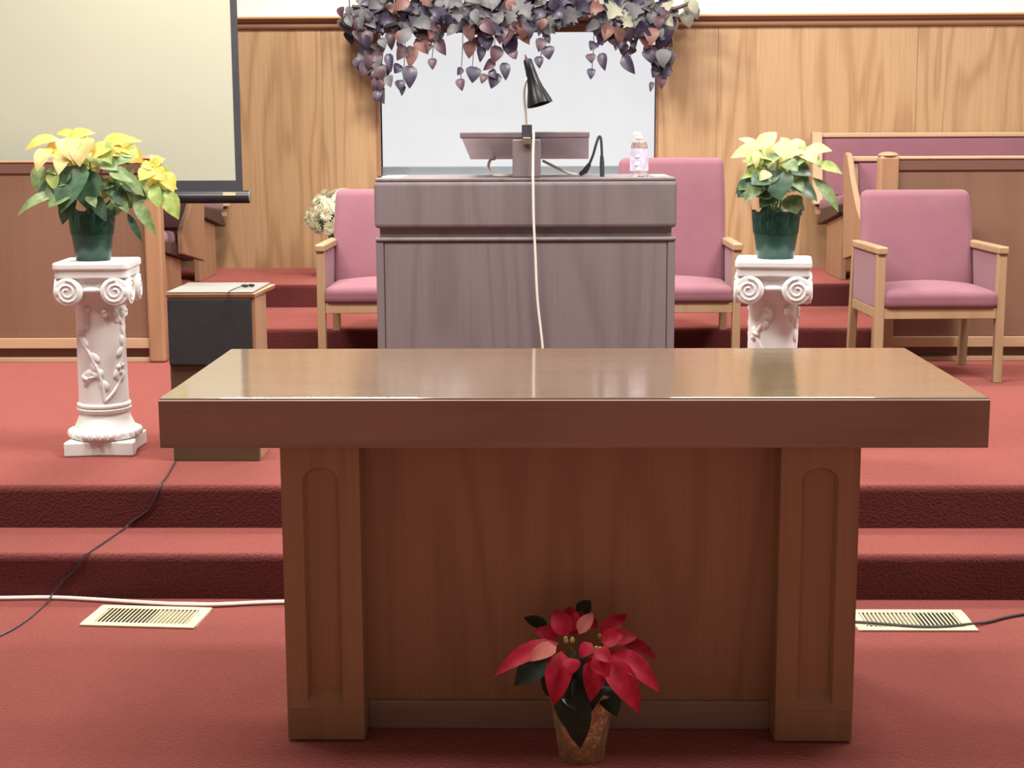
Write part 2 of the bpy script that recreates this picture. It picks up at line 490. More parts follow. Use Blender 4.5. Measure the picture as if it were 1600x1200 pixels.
obj('jamb', B(OX1, OX1 + 0.012, -0.010, 0.14, OZ0, 2.008), 'capwood', hd, bevel=0.003)
# bright opening behind the pulpit
wi = struct(link('window_1', None, None, (0, YB, 0)))
obj('frosted_pane', B(OX0, OX1, 0.10, 0.12, 1.185, 2.03), 'pane', wi)
obj('grey_sill_panel', B(OX0, OX1, 0.03, 0.10, OZ0 - 0.01, 1.193), 'greysill', wi, bevel=0.004)

# ceiling fixtures (out of frame, they carry the lamps)
for k, (x, y, pw, c) in enumerate(LAMPS):
    row = {4.6: 'above the table', 7.3: 'above the choir risers', 3.7: 'added unseen to brighten the front carpet'}[y]
    side = 'left' if x < -0.1 else ('far right' if x > 3 else ('right' if x > 0.1 else 'centre'))
    t = thing('ceiling_light', (x, y, CEIL), 'flush rectangular ceiling light %s, on the %s' % (row, side), 'light', 'flush ceiling lights')
    obj('housing', B(-0.62, 0.62, -0.32, 0.32, -0.05, 0), 'greytop', t, bevel=0.01)
    obj('diffuser', B(-0.56, 0.56, -0.26, 0.26, -0.06, -0.05), 'lampglow', t)

# ------------------------------------------------------------------ communion table
t = thing('communion_table', (0.066, 3.345, 0), 'long dark oak communion table with thick polished top and arched pedestals', 'table')
TX0, TX1 = -0.918, 0.919
obj('tabletop', B(TX0, TX1, 0.002, 0.80, 0.702, 0.815), 'tabletop', t, bevel=0.005, seg=3)
obj('front_edge_board', B(TX0, TX1, -0.003, 0.004, 0.7025, 0.8105), 'table', t, bevel=0.002)
def pedestal(x0, x1):
    mb = MB(); zt = 0.702; zb = 0.078; yf, yb = 0.034, 0.66
    cx = (x0 + x1) / 2; hw = 0.041
    nb = 14
    arch = [(cx - hw, 0.095), (cx + hw, 0.095)]
    zc = 0.650 - hw * 0.75
    for k in range(nb + 1):
        a = PI * k / nb
        arch.append((cx + hw * math.cos(a), zc + hw * 0.75 * math.sin(a)))
    n = len(arch)
    # outer loop matched point by point
    outer = [(x0, zb), (x1, zb)]
    for k in range(nb + 1):
        a = PI * k / nb
        if k == 0: outer.append((x1, zc))
        elif k == nb: outer.append((x0, zc))
        else:
            ca, sa = math.cos(a), math.sin(a)
            s = min((x1 - cx) / max(abs(ca), 1e-6), (zt - zc) / max(sa, 1e-6))
            outer.append((cx + ca * s, zc + sa * s))
    inner = []
    for i, (x, z) in enumerate(arch):
        if i < 2: inner.append((cx + (x - cx) * 0.80, z + 0.030))
        else: inner.append((cx + (x - cx) * 0.80, zc + (z - zc) * 0.80))
    vs = [(x, yf, z) for x, z in outer] + [(x, yf, z) for x, z in arch] + [(x, yf + 0.018, z) for x, z in inner]
    fs = []
    for i in range(n):
        j = (i + 1) % n
        fs.append((i, j, n + j, n + i)); fs.append((n + i, n + j, 2 * n + j, 2 * n + i))
    fs.append(tuple(2 * n + i for i in range(n)))
    mb.add(vs, fs)
    # corner fillers of the front face
    mb.add([(x1, yf, zt), (x0, yf, zt)] + [(x, yf, z) for x, z in outer[2:]], [tuple([0] + [2 + k for k in range(0, 1)] + [2 + k for k in range(1, nb + 1)] + [1])] if False else [])
    # sides, back, top
    mb.add([(x0, yf, zb), (x0, yb, zb), (x0, yb, zt), (x0, yf, zt), (x1, yf, zb), (x1, yb, zb), (x1, yb, zt), (x1, yf, zt)],
           [(0, 1, 2, 3), (4, 7, 6, 5), (1, 5, 6, 2), (3, 2, 6, 7), (0, 4, 5, 1)])
    p = obj('pedestal', mb, 'tablev', t)
    # small triangles where the arch fan meets the upper corners
    tri = MB()
    for sx, xx in ((1, x1), (-1, x0)):
        pts = [q for q in outer[2:] if abs(q[0] - xx) < 1e-6]; top = [q for q in outer[2:] if abs(q[1] - zt) < 1e-6]
        a = max(pts, key=lambda q: q[1]); b = (max if sx > 0 else min)(top, key=lambda q: q[0])
        tri.add([(a[0], yf, a[1]), (xx, yf, zt), (b[0], yf, zt), (a[0], yf + 0.01, a[1]), (xx, yf + 0.01, zt), (b[0], yf + 0.01, zt)],
                [(0, 1, 2), (3, 5, 4), (0, 2, 5, 3)])
    obj('corner_fillet', tri, 'tablev', p)
    obj('base_block', B(x0 - 0.001, x1 + 0.001, yf - 0.001, yb, 0.004, 0.078), 'tablev', p, bevel=0.003)
pedestal(-0.656, -0.478)
pedestal(0.470, 0.647)
obj('front_panel', B(-0.478, 0.470, 0.125, 0.15, 0.07, 0.702), 'tablev', t)
obj('bottom_rail', B(-0.478, 0.470, 0.112, 0.15, 0.0, 0.07), 'table', t, bevel=0.004)

# ------------------------------------------------------------------ pulpit
t = thing('pulpit', (-0.064, 6.0, Z2), 'wide brown oak pulpit, greyed by painted haze, with stepped top section standing on the platform', 'pulpit')
W = 0.584
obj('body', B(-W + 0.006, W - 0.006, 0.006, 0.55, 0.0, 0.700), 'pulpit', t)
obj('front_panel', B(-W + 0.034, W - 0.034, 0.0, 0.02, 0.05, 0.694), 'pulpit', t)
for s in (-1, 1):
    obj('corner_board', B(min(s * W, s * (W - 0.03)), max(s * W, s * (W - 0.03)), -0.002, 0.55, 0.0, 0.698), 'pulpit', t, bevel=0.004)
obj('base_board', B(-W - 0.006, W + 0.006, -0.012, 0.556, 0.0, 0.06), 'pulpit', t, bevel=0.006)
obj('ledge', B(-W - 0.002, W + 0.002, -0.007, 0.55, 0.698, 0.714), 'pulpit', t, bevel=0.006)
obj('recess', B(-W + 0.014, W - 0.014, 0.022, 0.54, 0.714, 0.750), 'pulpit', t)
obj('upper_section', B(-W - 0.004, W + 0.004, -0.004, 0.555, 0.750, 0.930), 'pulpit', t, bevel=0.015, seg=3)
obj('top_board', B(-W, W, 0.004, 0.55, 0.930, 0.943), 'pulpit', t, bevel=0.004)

# reading stand on the pulpit
PT = Z2 + 0.943
t = thing('reading_stand', (-0.0585, 6.02, PT), 'sloped wooden reading stand on a block post on the pulpit top', 'lectern')
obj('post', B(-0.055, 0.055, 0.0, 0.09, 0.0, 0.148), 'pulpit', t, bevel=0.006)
bd = MB().hexa([(-0.258, 0.052, 0.160), (0.243, 0.052, 0.160), (0.255, 0.46, 0.064), (-0.240, 0.46, 0.064)],
               [(-0.258, 0.054, 0.176), (0.243, 0.054, 0.176), (0.255, 0.464, 0.080), (-0.240, 0.464, 0.080)])
obj('board', bd, 'boardglare', t, bevel=0.003, label='underside of the board, glare painted in greyish lilac')
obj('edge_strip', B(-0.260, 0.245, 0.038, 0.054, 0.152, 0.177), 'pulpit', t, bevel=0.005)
# clip lamp
CL = Vector((-0.056, 6.04, PT + 0.148))
t = thing('clip_lamp', CL, 'black bell shaped clip lamp with gooseneck on the reading stand', 'lamp')
obj('clip', B(-0.021, 0.019, -0.034, 0.0, 0.006, 0.056), 'blackmat', t, bevel=0.004)
obj('clip_jaw', B(-0.015, 0.014, -0.036, -0.021, -0.020, 0.008), 'metal', t, bevel=0.003)
obj('gooseneck', MB().tube(arc_path([(-0.004, -0.015, 0.052), (-0.007, -0.015, 0.11), (-0.012, -0.025, 0.17), (-0.006, -0.035, 0.215), (0.010, -0.035, 0.242)]), 0.0054, 8), 'neck', t, True)
ax = Vector((0.27, -0.12, -0.95)).normalized()
rq = Vector((0, 0, 1)).rotation_difference(ax).to_matrix()
prof = [(0.004, 0.0), (0.014, 0.001), (0.017, 0.006), (0.0195, 0.044), (0.0235, 0.083), (0.031, 0.117), (0.041, 0.145), (0.0475, 0.166), (0.051, 0.180), (0.049, 0.179), (0.037, 0.142), (0.02, 0.09), (0.01, 0.055)]
obj('shade', MB().lathe(prof, 28, (0.001, -0.022, 0.304), False, rq), 'shade', t, True)
obj('switch_knob', MB().lathe([(0.003, 0), (0.0055, 0.006), (0.002, 0.023)], 10, (-0.001, -0.020, 0.300), True, Vector((0, 0, 1)).rotation_difference(-ax).to_matrix()), 'vine', t, True)
cord = [Vector(p) - CL for p in [(-0.033, 6.010, 1.405), (-0.031, 6.005, 1.385), (-0.033, 6.005, 1.32), (-0.034, 6.00, 1.242), (-0.034, 5.985, 1.231), (-0.033, 5.983, 1.19), (-0.031, 5.983, 1.06), (-0.025, 5.983, 0.93), (-0.017, 5.983, 0.75), (0.003, 5.983, 0.56), (0.006, 5.980, 0.40), (0.012, 5.955, 0.287)]]
obj('cord', MB().tube(arc_path(cord, 5), 0.0052, 6), 'cordw', t, True, label='off white power cord hanging down the pulpit front')
# gooseneck microphone
t = thing('bent_microphone', (0.168, 6.15, PT), 'black gooseneck microphone bent over on the pulpit top', 'microphone')
obj('connector', MB().tube([(-0.018, 0, 0.008), (0.004, 0, 0.022), (0.022, 0, 0.050)], [0.007, 0.012, 0.008], 8), 'black', t, True)
obj('arch', MB().tube(arc_path([(0.02, 0, 0.047), (0.036, 0, 0.087), (0.048, 0, 0.130), (0.058, 0, 0.156), (0.066, 0, 0.149), (0.07, 0, 0.10), (0.07, 0, 0.078)]), 0.0052, 8), 'blackmat', t, True)
obj('head', MB().tube([(0.07, 0, 0.082), (0.071, 0, 0.055), (0.072, 0, 0.0)], [0.0066, 0.0092, 0.0092], 8), 'blackmat', t, True)
tag(obj('white_cable', MB().tube(arc_path([(-0.195, 6.45, 1.290), (-0.208, 6.30, 1.288), (-0.213, 6.20, 1.262), (-0.198, 6.16, 1.236), (-0.172, 6.14, 1.2295), (-0.10, 6.16, 1.2295)]), 0.006, 6), 'cordw', None, True), 'white cable curving down from the reading stand, left of its post', 'cable')
tag(obj('white_cable', MB().tube(arc_path([(0.004, 6.20, 1.286), (0.06, 6.185, 1.258), (0.11, 6.17, 1.236), (0.140, 6.17, 1.2295)]), 0.0058, 6), 'cordw', None, True), 'white cable slanting down to the black gooseneck microphone', 'cable')
# bottle
t = thing('pump_bottle', (0.386, 6.15, PT), 'clear plastic pump bottle with lilac label on the pulpit top', 'bottle')
bb = MB().lathe([(0.032, 0.0), (0.036, 0.004), (0.0355, 0.066), (0.033, 0.116), (0.029, 0.134), (0.014, 0.144), (0.013, 0.150)], 20)
obj('bottle_body', bb, 'clear', t, True)
obj('label', MB().lathe([(0.0367, 0.022), (0.0362, 0.066), (0.0345, 0.11)], 20, (0, 0, 0), False), 'lilac', t, True)
for (x, z, r) in ((-0.007, 0.080, 0.010), (-0.009, 0.051, 0.013), (-0.002, 0.030, 0.010)):
    obj('label_print', MB().blob((x, -0.0362, z), (r, 0.0015, r * 0.7), None, 8, 4), 'paper', t, True)
obj('pump', MB().lathe([(0.014, 0.148), (0.014, 0.158), (0.005, 0.159), (0.004, 0.17)], 12).box(-0.024, 0.007, -0.006, 0.006, 0.165, 0.173), 'paper', t)
tag(obj('paper_sheet', B(-0.625, -0.545, 6.06, 6.26, PT + 0.001, PT + 0.005), 'paper'), 'white paper sheets on the left corner of the pulpit', 'paper')
tag(obj('paper_sheet', B(0.44, 0.495, 6.08, 6.26, PT + 0.001, PT + 0.004), 'paper'), 'white paper on the right end of the pulpit by the bottle', 'paper')

# ------------------------------------------------------------------ armchairs
def armchair(loc, rz, top, label):
    t = thing('armchair', loc, label, 'chair', 'mauve upholstered armchairs', rz)
    hw = 0.288; lw = 0.038
    zr0, zr1 = 0.29, 0.338
    for s in (-1, 1):
        a, b = sorted((s * hw, s * (hw - lw)))
        obj('leg', B(a, b, 0.0, lw, 0, 0.578), 'chair', t, bevel=0.004)
        lean = 0.03
        obj('leg', MB().hexa([(a, 0.50 + lean, 0), (b, 0.50 + lean, 0), (b, 0.54 + lean, 0), (a, 0.54 + lean, 0)], [(a, 0.47, 0.578), (b, 0.47, 0.578), (b, 0.51, 0.578), (a, 0.51, 0.578)]), 'chair', t, bevel=0.004)
        a2, b2 = sorted((s * (hw + 0.004), s * (hw - lw - 0.006)))
        obj('armrest', B(a2, b2, -0.012, 0.50, 0.577, 0.611), 'chair', t, bevel=0.008, seg=3)
        a3, b3 = sorted((s * (hw - 0.004), s * (hw - 0.032)))
        obj('arm_panel', MB().rbox(a3, b3, lw, 0.475, 0.335, 0.577, 0.008), 'pink', t, True)
        obj('side_rail', B(a3, b3, lw, 0.48, zr0, 0.336), 'chair', t, bevel=0.003)
    obj('front_rail', B(-hw + lw, hw - lw, 0.004, 0.032, zr0, zr1), 'chair', t, bevel=0.003)
    obj('back_rail', B(-hw + lw, hw - lw, 0.46, 0.48, zr0, zr1), 'chair', t, bevel=0.003)
    obj('seat', MB().rbox(-hw + lw - 0.004, hw - lw + 0.004, -0.016, 0.44, 0.335, 0.412, 0.028, 0.03), 'pink', t, True)
    def bend(p):
        x, y, z = p
        k = (z - 0.40) / (top - 0.40)
        return (x * (1 - 0.03 * max(0, k - 0.7) / 0.3), y + 0.11 * k ** 1.1 if k > 0 else y, z)
    obj('backrest', MB().rbox(-hw + 0.026, hw - 0.026, 0.36, 0.43, 0.385, top, 0.034, 0, bend), 'pink', t, True)
    return t
armchair((1.773, 6.83, Z2), math.radians(1.6), 0.845, 'mauve armchair with light oak frame standing clear at the right, before the choir rail')
armchair((-0.757, 7.09, Z2), 0, 0.848, 'mauve armchair partly hidden behind the left end of the pulpit')
armchair((0.632, 7.09, Z2), 0, 0.995, 'taller backed mauve armchair behind the right end of the pulpit')

# ------------------------------------------------------------------ choir rails
def choir_rail(name_side, x_post0, x_post1, x_far):
    s = -1 if x_far < 0 else 1
    xi = x_post0 if s < 0 else x_post1
    a, b = sorted((xi, x_far))
    yc = Y3 - 0.075
    t = thing('choir_rail', ((x_post0 + x_post1) / 2, yc, Z2), 'brown oak choir rail with round topped end post, %s of the pulpit' % name_side, 'railing')
    ox = (x_post0 + x_post1) / 2
    a -= ox; b -= ox
    obj('rail_panel', B(a, b, 0.0, 0.03, 0.125, 0.93), 'rail', t)
    obj('rail_cap', B(a, b, -0.012, 0.05, 0.930, 0.982), 'raildark', t, bevel=0.004)
    obj('cap_top', B(a, b, -0.018, 0.056, 0.982, 0.992), 'post', t, bevel=0.003)
    obj('pale_strip', B(a, b, -0.012, 0.0, 0.070, 0.122), 'strip', t, bevel=0.003)
    obj('kick_board', B(a, b, 0.035, 0.055, 0.0, 0.125), 'raildark', t)
    obj('floor_trim', B(a, b, -0.005, 0.034, 0.0, 0.022), 'strip', t, bevel=0.003)
    p0, p1 = x_post0 - ox, x_post1 - ox
    post = B(p0, p1, -0.03, 0.055, 0, 1.0)
    obj('end_post', post, 'post', t, bevel=0.014, seg=3)
    obj('post_cap', MB().lathe([(0.046, 0.0), (0.05, 0.006), (0.045, 0.014), (0.03, 0.021), (0.004, 0.024)], 20, (0, 0.012, 0.996)), 'post', t, True)
choir_rail('left', -1.946, -1.862, XL)
choir_rail('right', 1.628, 1.722, XR)

# ------------------------------------------------------------------ pews
def pew(loc, x_end, x_far, label, end_panel):
    t = thing('choir_pew', (x_end, loc[1], loc[2]), label, 'pew', 'upholstered choir pews')
    s = 1 if x_far > x_end else -1
    def X(a, b): return sorted((s * a, s * b))
    Ln = abs(x_far - x_end)
    a, b = X(0.0, Ln)
    # seat board wedge, back boards
    obj('seat_board', MB().prism([(0.0, 0.385), (0.02, 0.375), (0.64, 0.280), (0.66, 0.292), (0.50, 0.385), (0.02, 0.43), (0.0, 0.43)], 'x', a, b), 'pewshade', t, bevel=0.004)
    c, d = X(0.012, Ln)
    obj('seat_cushion', MB().rbox(c, d, -0.015, 0.68, 0.415, 0.488, 0.028, 0, lambda p: (p[0], p[1], p[2] - 0.08 * max(0, p[1]))), 'pink', t, True)
    obj('back_board', MB().prism([(0.70, 0.34), (0.74, 0.34), (0.845, 0.80), (0.815, 0.80)], 'x', a, b), 'pew', t)
    c, d = X(0.04, Ln)
    obj('back_pad', MB().rbox(c, d, -0.018, 0.012, 0.45, 0.797, 0.012, 0, lambda p: (p[0], p[1] + 0.706 + (p[2] - 0.34) * 0.239, p[2])), 'pink', t, True)
    obj('cap_rail', MB().box(a, b, 0.79, 0.865, 0.80, 0.828), 'strip', t, bevel=0.006)
    if not end_panel:
        c, d = X(-0.02, 0.04)
        obj('end_edge', MB().prism([(0.68, 0.40), (0.74, 0.40), (0.86, 0.815), (0.855, 0.834), (0.79, 0.834), (0.775, 0.815)], 'x', c, d), 'strip', t, bevel=0.004)
    for e in (0.03, 1.5):
        c, d = X(e, e + 0.035)
        obj('leg_panel', MB().prism([(0.04, 0.0), (0.48, 0.0), (0.48, 0.302), (0.04, 0.37)], 'x', c, d), 'pew', t, bevel=0.004)
    if end_panel:
        c, d = X(-0.034, -0.002)
        obj('end_panel', MB().prism([(0.28, 0.345), (0.78, 0.268), (0.845, 0.80), (0.84, 0.835), (0.80, 0.850), (0.745, 0.838), (0.62, 0.70), (0.45, 0.56), (0.31, 0.49), (0.28, 0.46)], 'x', c, d), 'pew', t, bevel=0.006)
pew((0, 7.72, Z3), -1.905, XL + 0.1, 'front choir pew with oak end panel, behind the left choir rail', True)
pew((0, 8.73, Z4), -1.930, XL + 0.1, 'rear choir pew against the wall, beneath the projection screen', False)
pew((0, 7.72, Z3), 1.692, XR - 0.1, 'front choir pew with oak end panel, behind the right choir rail', True)
pew((0, 8.73, Z4), 1.668, XR - 0.1, 'rear choir pew with pale wood cap against the wall, at the right', False)

# ------------------------------------------------------------------ projection screen
SY = 7.85
t = thing('projection_screen', (-3.0, SY, 1.082), 'large white projection screen with black border hanging at the left', 'screen')
xr = -1.522 + 3.0; xl = -1.5
obj('screen_fabric', B(xl, xr - 0.034, 0.0, 0.004, 0.083, 3.1), 'screen', t)
obj('border', B(xr - 0.034, xr, -0.001, 0.005, 0.03, 3.1), 'blackmat', t)
obj('border', B(xl, xr - 0.034, -0.001, 0.005, 0.03, 0.083), 'blackmat', t)
obj('case', B(xl - 0.05, xr + 0.05, -0.06, 0.06, 3.1, 3.25), 'black', t, bevel=0.02)
bar = obj('weight_bar', MB().tube([(xl, 0, 0.0), (xr + 0.034, 0, 0.0)], 0.033, 20), 'black', t, True)
for p in bar.data.polygons:
    if len(p.vertices) > 4: p.use_smooth = False
obj('end_cap', MB().tube([(xr + 0.034, 0, 0), (xr + 0.038, 0, 0)], 0.030, 20), 'greytop', t)
obj('maker_plate', B(xr - 0.095, xr - 0.03, -0.035, -0.026, 0.008, 0.024), 'vent', t)

# ------------------------------------------------------------------ wooden speaker cabinet
t = thing('speaker_cabinet', (-1.123, 5.175, Z2), 'small wooden speaker cabinet with black grille and grey top, left of the pulpit', 'speaker')
obj('cabinet', B(-0.148, 0.148, 0.004, 0.215, 0.0, 0.565), 'pew', t, bevel=0.003)
obj('base_front', B(-0.149, 0.149, -0.001, 0.02, 0.0, 0.335), 'basewood', t, bevel=0.003)
obj('grille', B(-0.149, 0.138, -0.012, 0.006, 0.335, 0.566), 'grille', t, bevel=0.005)
obj('side_post', B(0.138, 0.15, -0.006, 0.006, 0.335, 0.565), 'post', t)
obj('top_edge', MB().hexa([(-0.151, -0.010, 0.566), (0.150, -0.010, 0.566), (0.162, 0.32, 0.566), (-0.151, 0.32, 0.566)], [(-0.153, -0.014, 0.582), (0.152, -0.014, 0.582), (0.166, 0.32, 0.582), (-0.153, 0.32, 0.582)]), 'post', t, bevel=0.003)
obj('grey_top', B(-0.150, 0.146, -0.010, 0.315, 0.582, 0.589), 'greytop', t, bevel=0.003)
t = thing('lapel_microphone', (-1.03, 5.30, Z2 + 0.590), 'small dark lapel microphone with thin wire on the speaker cabinet top', 'microphone')
obj('clip', MB().blob((0, 0, 0.006), (0.015, 0.007, 0.006)).blob((0.02, 0.012, 0.006), (0.012, 0.006, 0.006)), 'blackmat', t, True)
obj('wire', MB().tube(arc_path([(-0.008, 0, 0.005), (-0.02, -0.06, 0.003), (-0.028, -0.130, 0.0), (-0.030, -0.141, -0.01), (-0.034, -0.1415, -0.05), (-0.036, -0.1415, -0.085)]), 0.0016, 5), 'cordk', t, True)

# ------------------------------------------------------------------ plaster pillars
def pillar(x, y, rz, label, seed):
    rnd = random.Random(seed)
    t = thing('plaster_pillar', (x, y, Z2), label, 'pedestal', None, rz)
    pl = []
    h = 0.122
    for (sx, sy) in ((-1, -1), (1, -1), (1, 1), (-1, 1)):
        pl.append((sx, sy))
    # plinth with slightly hollow sides
    poly = []
    for k in range(4):
        p, q = Vector((*pl[k], 0)) * h, Vector((*pl[(k + 1) % 4], 0)) * h
        for i in range(8):
            u = i / 8
            c = p.lerp(q, u)
            c = c * (1 - 0.10 * math.sin(PI * u) ** 2)
            poly.append((c.x, c.y))
    obj('plinth', MB().prism(poly, 'z', 0, 0.052), 'plaster', t, bevel=0.006, seg=3)
    bm_ = MB().lathe([(0.112, 0.05), (0.122, 0.058), (0.124, 0.07), (0.118, 0.082), (0.108, 0.088), (0.104, 0.095), (0.096, 0.112), (0.089, 0.13), (0.086, 0.145), (0.09, 0.148), (0.094, 0.153), (0.094, 0.158), (0.089, 0.163), (0.094, 0.168), (0.094, 0.174), (0.088, 0.179)], 32)
    for k in range(28):
        a = 2 * PI * k / 28
        bm_.blob((0.121 * math.cos(a), 0.121 * math.sin(a), 0.070), (0.012, 0.012, 0.014), None, 6, 4)
    obj('base', bm_, 'plaster', t, True)
    sh = MB().lathe([(0.087, 0.17), (0.086, 0.25), (0.084, 0.42), (0.083, 0.54), (0.088, 0.55)], 32)
    obj('shaft', sh, 'plaster', t, True)
    vn = MB()
    def on(a, z, r=0.086): return Vector((r * math.sin(a), -r * math.cos(a), z))
    for (a0, z0, a1, z1, amp) in ((0.25, 0.19, -0.75, 0.42, 0.25), (0.25, 0.19, 1.0, 0.30, 0.2), (-0.1, 0.28, -0.6, 0.27, 0.1), (0.9, 0.30, 1.3, 0.50, 0.2), (-0.75, 0.42, -0.35, 0.52, 0.2), (1.2, 0.46, 0.5, 0.50, 0.15),
                                  (2.6, 0.2, 2.0, 0.5, 0.3), (3.6, 0.2, 4.2, 0.5, 0.3)):
        pts = []
        for k in range(9):
            u = k / 8
            pts.append(on(a0 + (a1 - a0) * u + amp * math.sin(PI * u), z0 + (z1 - z0) * u))
        vn.tube(pts, 0.0062, 6)
        for k in range(5):
            u = rnd.uniform(0.25, 1.0)
            a = a0 + (a1 - a0) * u + amp * math.sin(PI * u) + rnd.uniform(-0.14, 0.14); z = z0 + (z1 - z0) * u + rnd.uniform(-0.012, 0.015)
            rot = Matrix.Rotation(a, 3, 'Z') @ Matrix.Rotation(rnd.uniform(-0.8, 0.8), 3, 'Y')
            vn.blob(on(a, z, 0.0835), (0.013 + rnd.random() * 0.005, 0.0075, 0.021 + rnd.random() * 0.006), rot, 8, 5)
        for k in range(3):
            vn.blob(on(a1 + rnd.uniform(-0.13, 0.13), z1 + rnd.uniform(-0.014, 0.014), 0.087), (0.010, 0.010, 0.010), None, 7, 5)
    obj('vine_relief', vn, 'plaster', t, True)
    cp = MB().lathe([(0.084, 0.53), (0.094, 0.542), (0.096, 0.552), (0.10, 0.56), (0.108, 0.60), (0.118, 0.63), (0.118, 0.645)], 32)
    for k in range(4):
        R = Matrix.Rotation(k * PI / 2, 3, 'Z')
        cp.add([R @ Vector(p) for p in [(-0.10, -0.112, 0.575), (0.10, -0.112, 0.575), (0.10, -0.112, 0.642), (-0.10, -0.112, 0.642), (-0.10, 0, 0.575), (0.10, 0, 0.575), (0.10, 0, 0.642), (-0.10, 0, 0.642)]],
               [(0, 1, 2, 3), (4, 7, 6, 5), (0, 4, 5, 1), (1, 5, 6, 2), (2, 6, 7, 3), (3, 7, 4, 0)])
        cp.blob(R @ Vector((0, -0.113, 0.585)), (0.034, 0.008, 0.012), R, 10, 5)
        for s in (-1, 1):
            Rv = R @ Matrix.Rotation(s * 0.06, 3, 'Z') @ Matrix.Rotation(PI / 2, 3, 'X')
            c = R @ Vector((s * 0.080, -0.113, 0.580))
            cp.lathe([(0.040, -0.032), (0.048, -0.020), (0.0505, 0.002), (0.049, 0.011), (0.045, 0.016), (0.02, 0.017)], 22, c, True, Rv)
            sp = []
            for i in range(26):
                a = i * 0.52; r = 0.041 - 0.0013 * i
                sp.append(c + Rv @ Vector((s * r * math.cos(a + 1.5), r * math.sin(a + 1.5), 0.0160)))
            cp.tube(sp, 0.0042, 6)
    obj('capital', cp, 'plaster', t, True)
    def rsq(hh, r=0.02):
        out = []
        for (cx, cy, a0) in ((hh - r, hh - r, 0), (-hh + r, hh - r, PI / 2), (-hh + r, -hh + r, PI), (hh - r, -hh + r, 1.5 * PI)):
            for k in range(6):
                a = a0 + k * PI / 10
                out.append((cx + r * math.cos(a), cy + r * math.sin(a)))
        return out
    obj('abacus', MB().prism(rsq(0.125), 'z', 0.626, 0.656), 'plaster', t, bevel=0.004)
    obj('abacus_top', MB().prism(rsq(0.130), 'z', 0.654, 0.681), 'plaster', t, bevel=0.007, seg=3)
PZ = Z2 + 0.681
pillar(-1.560, 5.365, math.radians(4), 'white plaster pillar with scroll capital at the left, holding yellow poinsettia', 3)
pillar(0.808, 5.365, math.radians(-9), 'white plaster pillar with scroll capital right of the pulpit, behind the table', 8)

# ------------------------------------------------------------------ poinsettias
def crinkle(prof, n, seed, amt, zmin):
    rnd = random.Random(seed); mb = MB(); vs = []
    ph = [rnd.uniform(0, 6) for _ in range(4)]
    for (r, z) in prof:
        for i in range(n):
            a = 2 * PI * i / n
            k = max(0, (z - zmin) / max(1e-6, prof[-1][1] - zmin))
            rr = r * (1 + amt * (k + 0.15) * (math.sin(7 * a + ph[0] + 20 * z) + 0.7 * math.sin(13 * a + ph[1] - 30 * z) + 0.5 * math.sin(23 * a + ph[2])))
            zz = z + (0.012 * math.sin(5 * a + ph[3]) + 0.006 * math.sin(11 * a)) * k * k
            vs.append((rr * math.cos(a), rr * math.sin(a), zz))
    m = len(prof)
    fs = [(j * n + i, j * n + (i + 1) % n, (j + 1) * n + (i + 1) % n, (j + 1) * n + i) for j in range(m - 1) for i in range(n)]
    return mb.add(vs, fs)

def plant_parts(t, k, xc, yb, items, heads, stem_top, seed, fat=1.25):
    """items: (x0,y0,x1,y1,width,material,shape,depth0,depth1,curl) in photograph units about the pot, turned into metres by k"""
    rnd = random.Random(seed)
    def P(x, y, d): return Vector(((x - xc) * k, d, (yb - y) * k))
    for it in items:
        x0, y0, x1, y1, wd, m, shp, d0, d1, cu = it
        a, b = P(x0, y0, d0), P(x1, y1, d1)
        hint = Vector((rnd.uniform(-0.25, 0.25), -0.75, 0.7))
        obj('bract' if m in ('yellow', 'buff', 'cream', 'red', 'salmon') else 'leaf', leaf_mb(a, b, wd * k * fat, hint, cu, 0.22, shp), m, t, True)
    for (x, y, d) in heads:
        p = P(x, y, d)
        base = Vector((rnd.uniform(-0.02, 0.02), rnd.uniform(-0.02, 0.02), stem_top))
        obj('stem', MB().tube(arc_path([base, base.lerp(p, 0.5) + Vector((0, 0, 0.02)), p], 4), 0.0035, 6), 'stem', t, True)
        mb = MB()
        for q in range(5):
            mb.blob(p + Vector((rnd.uniform(-.01, .01), rnd.uniform(-.012, .0), rnd.uniform(0, .012))), (0.005, 0.005, 0.006), None, 6, 4)
        obj('bud_cluster', mb, 'bud', t, True)

def filler(items, rnd, cx, cy, rx, ry, n, mats, wr, lr, dr=(-0.1, 0.14)):
    for _ in range(n):
        a = rnd.uniform(0, 2 * PI); r = rnd.random() ** 0.5 * 0.7
        x = cx + rx * r * math.cos(a); y = cy + ry * r * math.sin(a)
        ang = math.atan2(y - cy + 3, x - cx) + rnd.uniform(-0.7, 0.7)
        l = rnd.uniform(*lr); d = rnd.uniform(*dr)
        items.append((x, y, x + l * math.cos(ang), y + l * abs(math.sin(ang)) * 0.8 + 5, rnd.uniform(*wr), rnd.choice(mats), 'ovate', d, d + rnd.uniform(-0.05, 0.03), 0.15))

def green_pot(t, rb, rtop, h):
    hh = h * 0.52
    obj('pot', MB().lathe([(rb, 0.0), (rb * 1.02, 0.002), (rb + (rtop - rb) * 0.62, hh), (rtop * 0.93, h * 0.93), (rtop * 0.86, h * 0.93), (rtop * 0.84, h * 0.86)], 28), 'pot', t, True)
    obj('foil_wrap', crinkle([(rb + (rtop - rb) * 0.6 + 0.003, hh), (rtop * 0.93 + 0.003, h * 0.75), (rtop * 1.0, h * 0.92), (rtop * 1.06, h * 1.0)], 56, 5, 0.02, hh * 0.8), 'foil', t)
    obj('soil', MB().lathe([(rtop * 0.84, h * 0.84), (rtop * 0.4, h * 0.88), (0.005, h * 0.89)], 20), 'soil', t, True)

